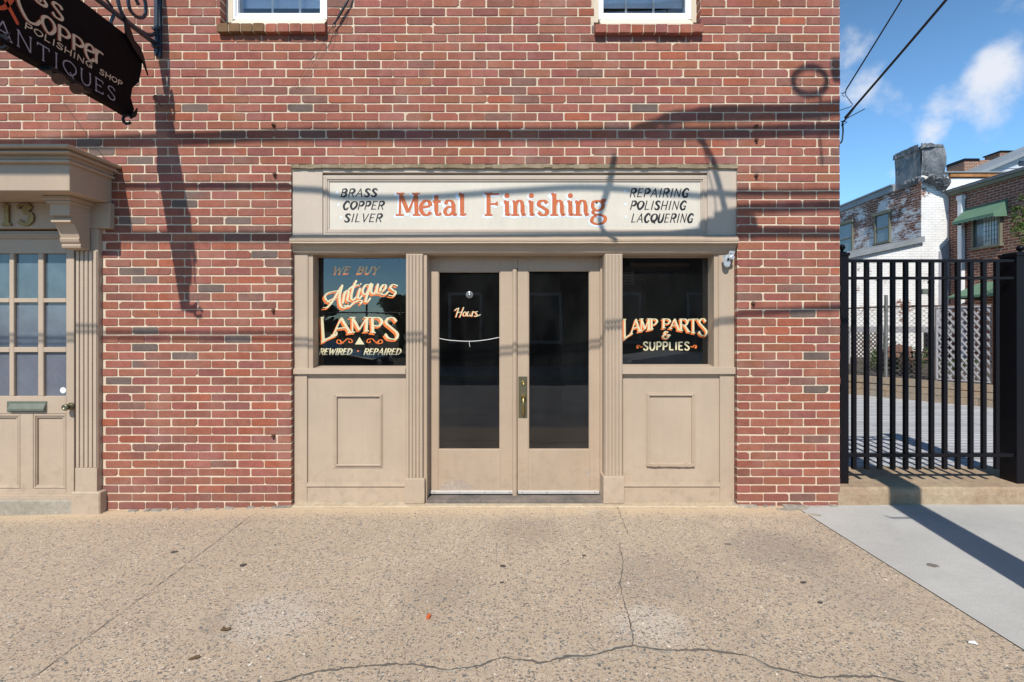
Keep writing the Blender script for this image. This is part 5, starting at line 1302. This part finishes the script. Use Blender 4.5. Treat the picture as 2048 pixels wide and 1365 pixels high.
# wooden garden chair
ch = Vector(at(1806, 700, 6.0)); cX, cY = ch.x, ch.y
GC = empty('garden_chair', (cX, cY, .5), 'reddish brown slatted garden chair behind the chain link fence', 'chair')
for k in range(6):
    m = MB(); a = -.22+k*.088; h = 1.02+.05*(1-abs(a)/.25); m.extr([(a, .82), (a+.075, .82), (a+.08, h), (a-.005, h)], lambda u, z: (cX+u, cY+.10+(z-.8)*.3, z), lambda u, z: (cX+u, cY+.118+(z-.8)*.3, z)); m.build('back_slat', M['brownwood'], GC)
for k in range(5):
    m = MB(); m.box(cX-.26, cX+.26, cY-.42+k*.1, cY-.335+k*.1, .80-k*.012, .82-k*.012, .002); m.build('seat_slat', M['brownwood'], GC)
for s_ in (-1, 1):
    m = MB(); m.box(cX+s_*.30-.06, cX+s_*.30+.06, cY-.45, cY+.2, .92, .94, .003); m.build('armrest', M['brownwood'], GC)
    for yy in (-.4, .12):
        m = MB(); m.box(cX+s_*.29-.02, cX+s_*.29+.02, cY+yy, cY+yy+.08, .5, .92, .002); m.build('leg', M['brownwood'], GC)
# plants
def leaves(name, spots, n, size, mat, parent=None, stem=None, **k):
    m = MB(); rr = random.Random(hash(name) % 1000+len(spots))
    for (c, rx, ry, rz) in spots:
        for _ in range(n):
            while True:
                v = Vector((rr.uniform(-1, 1), rr.uniform(-1, 1), rr.uniform(-1, 1)))
                if v.length < 1: break
            q = Vector(c)+Vector((v.x*rx, v.y*ry, v.z*rz)); s_ = size*rr.uniform(.6, 1.3)
            a = Vector((rr.uniform(-1, 1), rr.uniform(-1, 1), rr.uniform(-.6, .8))).normalized(); b = a.orthogonal().normalized(); b.rotate(Matrix.Rotation(rr.uniform(0, 6.28), 3, a)); c2 = a.cross(b)
            m.add([q-a*s_, q+b*s_*.45+c2*s_*.1, q+a*s_, q-b*s_*.45+c2*s_*.1], [(0, 1, 2, 3)])
    return m.build(name, mat, parent, **k)
random.seed(5)
def shrub(name, x, y, h, w, label, n=90, mat='leaf'):
    q = at(x, y, 6.6); z0 = .5; e = empty(name, (q.x, q.y, z0), label, 'plant', 'plants behind the gate')
    m = MB(); sp2 = []
    for k in range(7):
        a = rnd.uniform(-1, 1)*w; b = rnd.uniform(-.2, .2); hh = h*rnd.uniform(.6, 1)
        m.tube([(q.x+a*.3, q.y, z0), (q.x+a*.7, q.y+b, z0+hh*.5), (q.x+a, q.y+b, z0+hh)], .006, 4); sp2.append(((q.x+a, q.y+b, z0+hh*.75), .09, .09, hh*.3)); sp2.append(((q.x+a*.7, q.y+b*.5, z0+hh*.35), .1, .1, hh*.3))
    m.build('stems', M['leaf2'], e); leaves('foliage', sp2, n//4, .035, M[mat], e)
shrub('garden_plant', 1755, 740, .62, .26, 'leafy green weeds left of the grey fence post behind the gate', 150)
shrub('garden_plant', 1787, 742, .66, .15, 'tall leafy plant just right of the grey fence post', 130)
shrub('garden_plant', 1835, 748, .52, .2, 'sparse green plant right of the garden chair', 70)
shrub('garden_plant', 1905, 762, .35, .5, 'low green plant at the foot of the lattice screen', 90, 'leaf2')

# ------------------------------------------------------------------ houses behind the yard
YB = 15-D
H1 = empty('white_brick_house', (12.6, YB+1, .15), 'tall white painted brick house with a peeling side wall and roof flashing', 'building')
m = MB(); m.box(12.2, 12.995, YB, YB+.2, .1, Z_(347, YB), 0); m.box(12.995, 16.6, YB+.0, YB+.2, 4.9, Z_(357, YB), 0); m.build('front_wall', M['whitewall'], H1)
m = MB(); m.box(12.2, 12.25, YB+.2, YB+9, 3.2, 5.52, 0)
m.v = []; m.f = []
zeave = 5.75
m.extr([(YB+.001, 3.2), (YB+9, 3.2), (YB+9, 5.35), (YB+.95, 5.62), (YB+.94, 6.0), (YB+.001, 6.0)], lambda a, b: (12.19, a, b), lambda a, b: (12.4, a, b)); m.build('side_wall', M['peelwall'], H1)
m = MB(); m.extr([(YB+.95, 5.62), (YB+9, 5.35), (YB+9, 5.50), (YB+.95, 5.80)], lambda a, b: (12.08, a, b), lambda a, b: (12.6, a, b))
m.extr([(YB+.95, 5.80), (YB+9, 5.50), (YB+9, 5.54), (YB+.95, 5.84)], lambda a, b: (12.02, a, b), lambda a, b: (16.6, a, b)); m.build('roof', M['slate'], H1)
m = MB(); m.box(13.0, 16.7, YB-.06, YB+.2, Z_(355, YB), Z_(347.5, YB), .004); m.build('rusty_fascia', M['rustband'], H1)
m = MB(); m.box(12.7, 16.8, YB-.10, YB+.5, Z_(347.3, YB), Z_(345, YB), .003); m.build('roof_edge', M['slate'], H1)
# chimney wrapped in plastic sheet
def crumple(m, f, nu, nv, amp, sc_):
    k = len(m.v)
    for j in range(nv+1):
        for i in range(nu+1):
            p, nn = f(i/nu, j/nv); q = Vector((p.x+p.z*.25, p.y, p.z*.35)); d = (1-2*abs(noise.noise(q*sc_)))*amp+noise.noise(p*sc_*2.7)*amp*.15; m.v.append(tuple(p+nn*d))
    m.f += [(k+j*(nu+1)+i, k+j*(nu+1)+i+1, k+(j+1)*(nu+1)+i+1, k+(j+1)*(nu+1)+i) for j in range(nv) for i in range(nu)]
CH = MB(); CH.box(12.22, 12.72, YB+.03, YB+.93, 5.4, 6.66, 0); chm = CH.build('chimney', M['redwally'], H1)
m = MB(); zc0, zc1 = 5.62, 6.66
crumple(m, lambda u, v: (Vector((12.18, YB+.97-.97*u, zc0+(zc1-zc0)*v)), Vector((-1, 0, 0))), 30, 30, .035, 2.6)
crumple(m, lambda u, v: (Vector((12.18+.6*u, YB-.02-.10*v*(1-v)*4*u, zc0+.22+(zc1-zc0-.22)*v)), Vector((0, -1, 0))), 28, 30, .07, 2.6)
crumple(m, lambda u, v: (Vector((12.18+.6*u, YB-.02+.99*v, zc1+.03*math.sin(u*9))), Vector((0, 0, 1))), 16, 16, .04, 7)
m.build('plastic_wrap', M['wrap'], chm)
m = MB(); crumple(m, lambda u, v: (Vector((12.16+.62*u, YB-.06-.20*math.sin(math.pi*v), 5.86-.08*u-.46*v*(.55+.45*u))), Vector((0, -1, .3))), 40, 28, .085, 9)
crumple(m, lambda u, v: (Vector((12.12-.05*math.sin(math.pi*v), YB+.5-.55*u, 5.80-.20*v)), Vector((-1, 0, 0))), 20, 8, .08, 9); m.build('bunched_sheet', M['wrap'], chm)
m = MB(); crumple(m, lambda u, v: (Vector((12.12, YB+1.0-1.0*u, 6.58+.17*v)), Vector((-1, 0, .4))), 24, 4, .03, 8); crumple(m, lambda u, v: (Vector((12.12+.66*u, YB-.07, 6.60+(.15-.07*u)*v)), Vector((0, -1, .6))), 20, 4, .05, 9); m.build('torn_edge', M['wrap'], chm)
# side windows of the white house
def side_window(par, Xw, x0, x1, yt, yb, trim, sash=True, out=.0, gl=M['glassup'], blind=True):
    """window in a wall that runs away from the viewer; x0 is the far edge"""
    ya, yb_ = Xw*F/(x0-1010)-D, Xw*F/(x1-1010)-D; dm = (ya+yb_)/2
    z1, z0 = Z_(yt, dm), Z_(yb, dm)
    w = MB(); t = .06; X0, X1 = Xw-.05-out, Xw+.02
    w.box(X0, X1, yb_-t, yb_, z0, z1, .003); w.box(X0, X1, ya, ya+t, z0, z1, .003); w.box(X0-.04, X1, yb_-t-.06, ya+t+.06, z1, z1+.10, .003); w.box(X0-.03, X1, yb_-t-.03, ya+t+.03, z0-.07, z0, .003)
    f = w.build('window', trim, par)
    if sash: m = MB(); m.box(Xw-.035, Xw+.01, yb_, ya, (z0+z1)/2-.025, (z0+z1)/2+.025, .002); m.build('sash_bar', trim, f)
    m = MB(); m.quad((Xw-.012, yb_, z0), (Xw-.012, ya, z0), (Xw-.012, ya, z1), (Xw-.012, yb_, z1)); m.build('pane', M['farwin'] if not blind else M['palewin'], f)
    return f, ya, yb_, z0, z1
M['palewin'] = flat('pale_far_glass', (.16, .19, .20), .15, .3, 1.2, spec=.8)
M['palewin2'] = flat('curtained_far_glass', (.42, .52, .56), .15, .3, 2.5, spec=.8)
M['whitetrim'] = flat('weathered_white_trim', (.45, .44, .41), .8, .25, 6)
M['olivetrim'] = flat('olive_trim', (.16, .155, .11), .7, .2, 4)
side_window(H1, 12.19, 1753, 1779, 430, 484, M['olivetrim']); side_window(H1, 12.19, 1675, 1705, 450, 508, M['olivetrim'])
# low wing in front of the side wall
H2 = empty('white_lean_to', (10, YB, .15), 'low white brick lean-to with a sloping grey roof edge, left of the tall house', 'building')
za, zb = Z_(513, YB), Z_(481, YB); xa, xb = X_(1700, YB), X_(1843, YB); sl_ = (zb-za)/(xb-xa)
m = MB(); m.extr([(7.5, .1), (12.19, .1), (12.19, zb-.02), (7.5, za-sl_*(xa-7.5))], lambda a, b: (a, YB+.003, b), lambda a, b: (a, YB+.2, b)); m.build('front_wall', M['whitewall'], H2)
m = MB(); zl = za-sl_*(xa-7.5)
m.extr([(7.4, zl-.06), (12.22, zb-.06), (12.22, zb+.11), (7.4, zl+.11)], lambda a, b: (a, YB-.10, b), lambda a, b: (a, YB+.02, b)); m.build('fascia_board', M['slate'], H2)
m = MB(); m.quad((7.4, YB-.1, zl+.11), (12.18, YB-.1, zb+.11), (12.18, YB+5, zb+.14), (7.4, YB+5, zl+.14)); m.build('roof', M['slate'], H2)
m = MB(); m.extr([(12.7, .2), (12.99, .2), (12.99, 3.95), (12.7, 3.60)], lambda a, b: (a, YB-.03, b), lambda a, b: (a, YB-.002, b)); m.build('painted_shadow', flat('shadow_tone_lilac', (.30, .30, .34), .8, .1, 3), parent=H1)  # shadow on the white wall, put in as a thin lilac-toned sheet
# red brick wing
XC = 13.0
H3 = empty('red_brick_wing', (13.2, 8.5, .15), 'red brick wing with green window awning, right of the white house', 'building')
m = MB(); m.box(XC, XC+.2, 2.0, YB-.003, .1, 5.22, 0); m.build('side_wall', M['redwall'], H3)
m = MB(); m.box(XC-.10, XC+.3, 1.9, YB-.11, 5.20, 5.30, .004); m.build('soffit', M['olive'], H3)
m = MB(); m.box(XC-.16, XC-.0, 1.9, YB-.05, 5.305, 5.38, .01); m.build('gutter', M['slate'], H3)
m = MB(); m.quad((XC-.2, 1.9, 5.36), (XC+3.5, 1.9, 5.6), (XC+3.5, YB, 5.6), (XC-.2, YB, 5.36)); m.build('roof', M['slate'], H3)
f, ya, yb_, z0, z1 = side_window(H3, XC, 1951, 2001, 434, 492, M['olivetrim'], sash=False, out=.02)
m = MB(); m.quad((XC-.014, yb_+.02, z0), (XC-.014, ya-.25, z0), (XC-.014, ya-.25, z1), (XC-.014, yb_+.02, z1)); m.build('pane', M['palewin2'], f)
for k in range(1, 6): m = MB(); yy = yb_+(ya-yb_-.25)*k/6; m.box(XC-.022, XC-.016, yy-.008, yy+.008, z0, z1, 0); m.build('window_bar', M['olivetrim'], f)
for k in range(1, 6): m = MB(); zz = z0+(z1-z0)*k/6; m.box(XC-.026, XC-.0225, yb_, ya-.25, zz-.006, zz+.006, 0); m.build('window_bar', M['olivetrim'], f)
# awning
def awn(par, y0, y1, zt, zo, out, name='awning', mat='greenawn', scal=True):
    m = MB(); n = 16; X0 = XC-.005; X1 = XC-out; a, b = y1, y0
    L = lin(a, b, n)
    m.v = []; m.f = []
    for t_ in L: m.v.append((X0, t_+(0), zt))
    for i, t_ in enumerate(L): m.v.append((X1, t_, zo))
    for i, t_ in enumerate(L): m.v.append((X1, t_, zo-.10+(.025 if i % 2 else 0) if scal else zo-.05))
    k = n+1; m.f = [(i, i+1, k+i+1, k+i) for i in range(n)]+[(k+i, k+i+1, 2*k+i+1, 2*k+i) for i in range(n)]
    for e in (0, n):
        j = len(m.v); m.v.append((X0, L[e], zo)); m.f.append((e, k+e, j)); j2 = len(m.v); m.v += [(X0, L[e], zo-.09)]; m.f.append((k+e, 2*k+e, j2, j))
    return m.build(name, M[mat], par)
awn(H3, XC*F/(2012-1010)-D-.05, XC*F/(1947-1010)-D+.25, 4.72, 4.36, .37)
awn(H3, 8.0, 9.9, 2.62, 2.22, .9, 'porch_roof', 'greenawn', False)
t_ = XC*F/(1927-1010)-D; m = MB(); m.box(XC-.12, XC-.01, t_-.07, t_+.07, .15, 5.05, .01); m.box(XC-.14, XC-.005, t_-.1, t_+.09, 5.0, 5.12, .01); m.build('downspout', M['downspout'], H3)
# things beyond
d4 = 24-D
C1 = empty('far_chimney', (X_(1970, d4), d4, 5), 'long low brick chimney stack rising behind the red wing roof', 'chimney', 'far brick chimneys')
m = MB(); m.box(X_(1929, d4), X_(2003, d4), d4, d4+1, 5.0, Z_(320, d4), .02); m.build('stack', M['redwally'], C1)
m = MB(); m.box(X_(1928, d4), X_(1960, d4), d4-.02, d4+1, Z_(323.5, d4), Z_(317, d4), .03); m.build('tar_cap', M['black'], C1)
C2 = empty('far_chimney', (X_(2020, d4), d4+.4, 5), 'small square brick chimney with flat cap at the top right', 'chimney', 'far brick chimneys')
m = MB(); m.box(X_(2004.5, d4), X_(2034, d4), d4+.1, d4+.9, 5.0, Z_(303, d4), .02); m.build('stack', M['redwally'], C2)
m = MB(); m.box(X_(2002.5, d4), X_(2036, d4), d4+.05, d4+.95, Z_(303, d4), Z_(300.5, d4), .01); m.build('cap', M['black'], C2)
d5 = 21-D
GH = empty('grey_gabled_house', (X_(2040, d5), d5, 4), 'pale grey clapboard gable peeping over the red wing roof', 'building')
m = MB(); g0, g1 = X_(1950, d5), X_(2200, d5); zz = lambda x: Z_(348-(x-1950)*.43, d5)
m.extr([(g0, 4), (g1, 4), (g1, zz(2200)-.12), (g0, zz(1950)-.12)], lambda a, b: (a, d5, b), lambda a, b: (a, d5+3, b)); m.build('wall', M['clap'], GH)
for k in range(9):
    z = Z_(348, d5)+k*.22; xl = g0+(z-zz(1950)+.12)/((zz(2200)-zz(1950))/(g1-g0)); xl = max(xl, g0)
    m = MB(); m.extr([(d5-.03, z), (d5-.005, z+.21), (d5, z+.21), (d5, z)], lambda a, b: (xl+.1, a, b), lambda a, b: (g1, a, b)); m.build('clapboard', M['clap'], GH)
m = MB(); m.extr([(g0-.1, zz(1950)-.14), (g1, zz(2200)-.14), (g1, zz(2200)), (g0-.1, zz(1950))], lambda a, b: (a, d5-.25, b), lambda a, b: (a, d5+3, b)); m.build('roof', M['slate'], GH)
m = MB(); m.pbox(2038, 322, 2062, 332, d5-.04, d5, .01); m.build('attic_window', M['farwin'], GH)
# small tree at the right edge
def tree(name, loc, h, crown, n, label, leaf=.09, mat='leaf', cl=9, seed=1, trunk=.09):
    rr = random.Random(seed); x, y, z = loc; e = empty(name, loc, label, 'tree', 'trees in the lot across the street' if name == 'street_tree' else None); m = MB(); sp2 = []
    m.tube([(x, y, z), (x+rr.uniform(-.1, .1), y, z+h*.3), (x+rr.uniform(-.2, .2), y, z+h*.62)], [trunk, trunk*.75, trunk*.5], 8); m.build('trunk', M['bark'], e)
    m = MB()
    for k in range(cl):
        a = rr.uniform(0, 6.28); el = rr.uniform(-.5, 1); r_ = crown*rr.uniform(.45, 1); q = (x+r_*math.cos(a)*math.cos(el*.9), y+r_*math.sin(a)*math.cos(el*.9), z+h*.68+crown*.9*math.sin(el))
        m.tube([(x, y, z+h*rr.uniform(.3, .55)), ((x+q[0])/2, (y+q[1])/2, (z+h*.5+q[2])/2+.1), q], [trunk*.35, trunk*.22, trunk*.08], 5); s_ = crown*rr.uniform(.22, .42); sp2.append((q, s_, s_, s_*.7))
    m.build('limbs', M['bark'], e); leaves('crown', sp2, n//cl, leaf, M[mat], e); return e
e = tree('garden_tree', (11.95, 6.3, .5), 4.4, 1.15, 2600, 'small green tree whose leafy twigs enter at the right edge', .05, 'leaf', 26, 4, .06)
m = MB(); q = [at(x, y, 6.2) for x, y in ((2012, 512), (2024, 488), (2034, 440), (2050, 400))]; m.tube(q, .008, 5); m.build('twig', M['bark'], e)
leaves('twig_leaves', [(tuple(at(x, y, 6.2)), s_, s_, s_*.55) for x, y, s_ in ((2048, 392, .16), (2046, 419, .14), (2046, 460, .2), (2038, 455, .12), (2030, 418, .08), (2050, 482, .15))], 26, .045, M['leaf'], e)

# ------------------------------------------------------------------ the far side of the street (seen in the glass)
OB = empty('corner_building', (4.5, -13, 0), 'low dark brick building on the far side of the street', 'building')
m = MB(); m.box(-3.0, 14, -20, -13.6, -.1, 4.6, 0); m.build('wall', M['farbrick'], OB)
m = MB(); m.box(-3.15, 14.15, -20.1, -13.4, 4.6, 4.8, .02); m.build('cornice', M['slate'], OB)
for x in (-1.4, 1.4, 4.2, 7.0, 9.8):
    for z in (.85,):
        m = MB(); m.box(x-.6, x+.6, -13.64, -13.56, z-.05, z+1.75, .01); f = m.build('window', M['whitetrim'], OB)
        m = MB(); m.box(x-.5, x+.5, -13.558, -13.55, z+.05, z+1.65, 0); m.build('pane', M['farwin'], f)
CF = empty('lot_fence', (-14, -12.6, 0), 'chain link fence round the empty lot on the far side of the street', 'fence')
m = MB(); m.tube([(-25, -12.6, 1.85), (-3.1, -12.6, 1.85)], .025, 6); m.build('top_rail', M['iron'], CF)
for k in range(9):
    m = MB(); x = -4.6-2.4*k; m.tube([(x, -12.6, 0), (x, -12.6, 2.25 if k == 0 else 1.95)], .035, 6); m.build('fence_post', M['iron'], CF)
m = MB(); k = -25
while k < -3.1-1.8:
    m.tube([(k, -12.6, .05), (k+1.8, -12.6, 1.85)], .004, 3, False); m.tube([(k, -12.605, 1.85), (k+1.8, -12.605, .05)], .004, 3, False); k += .11
m.build('mesh', M['iron'], CF, kind='stuff')
tl = ['broad dark tree in the lot across the street, nearest the brick building', 'round dark tree in the middle of the lot across the street', 'tall dark tree at the far end of the lot across the street']
for k, (x, y, h) in enumerate(((-6.6, -28, 2.9), (-12.5, -30, 2.3), (-22, -33, 3.4))): tree('street_tree', (x, y, -.05), h, h*.55, 1500, tl[k], .22, 'leaf2', 14, 20+k, .16)
def hedge_mass():
    m = MB(); rr = random.Random(3); sp2 = [((x, -36+rr.uniform(-2, 2), rr.uniform(.0, .9)), 1.6, 1.2, .9) for x in lin(-60, 60, 60)]
    return sp2
leaves('far_hedge', hedge_mass(), 70, .3, M['leaf2'], kind='stuff')
def car(loc, mat, label, flip=1):
    x, y, z = loc; e = empty('parked_car', loc, label, 'car', 'cars parked across the street'); L = 4.5
    body = [(-2.25,.30),(-2.28,.55),(-2.2,.78),(-1.35,.92),(-.95,.96),(1.5,1.0),(2.15,.94),(2.25,.70),(2.22,.32),(1.75,.25),(-1.8,.25)]
    m = MB(); w = .86
    ring = []
    for yy, s_ in ((-w, .97), (-w*.93, 1.0), (w*.93, 1.0), (w, .97)):
        ring.append([(x+flip*a*s_, y+yy, z+.2+(b-.2)*(s_ if b > .5 else 1)) for a, b in body])
    n = len(body); m.v = [v for r_ in ring for v in r_]; m.f = [tuple(range(n)), tuple(range(3*n, 4*n))[::-1]]+[(r_*n+i, r_*n+(i+1) % n, (r_+1)*n+(i+1) % n, (r_+1)*n+i) for r_ in range(3) for i in range(n)]
    m.build('body', mat, e, smooth=False)
    cab = [(-1.05,.94),(-.35,1.40),(.0,1.45),(.75,1.44),(1.1,1.36),(1.75,.98)]
    m = MB(); m.v = [(x+flip*a, y+s_*(.80-.16*(b-.94)/.5), z+b) for s_ in (-1, 1) for a, b in cab]; n = len(cab); m.f = [tuple(range(n)), tuple(range(n, 2*n))[::-1]]+[(i, (i+1) % n, n+(i+1) % n, n+i) for i in range(n)]; m.build('windows', M['farwin'], e)
    m = MB(); m.extr([(-.36,1.405),(.0,1.465),(.75,1.455),(1.12,1.37),(.7,1.40),(0,1.41)], lambda a, b: (x+flip*a, y-.66, z+b), lambda a, b: (x+flip*a, y+.66, z+b)); m.build('roof', mat, e)
    for a in (-1.4, 1.42):
        for s_ in (-1, 1):
            m = MB(); m.lathe((x+flip*a, y+s_*.78, z+.32), [(.2, -.1), (.31, -.1), (.325, -.07), (.325, .07), (.31, .1), (.2, .1)], 'y', 20); wh = m.build('wheel', M['tyre'], e, smooth=False)
            m = MB(); m.lathe((x+flip*a, y+s_*.78, z+.32), [(.2, -.105), (.19, 0), (.2, .105)], 'y', 14); m.build('rim', M['steel'], wh)
    for s_ in (-1, 1):
        m = MB(); m.box(x-flip*2.27, x-flip*2.1, y+s_*.62-.16, y+s_*.62+.16, z+.60, z+.74, .03); m.build('headlight', M['vinyl'], e)
    m = MB(); m.box(x-flip*2.3, x-flip*2.18, y-.75, y+.75, z+.30, z+.42, .02); m.build('bumper', M['tyre'], e)
car((-5.3, -8.6, -.13), M['cardark'], 'dark sedan parked across the street, left of the brick building', -1)
car((5.2, -8.3, -.13), M['carwhite'], 'white sedan parked across the street before the brick building', 1)
print('objects', len(bpy.data.objects), 'bricks', count)
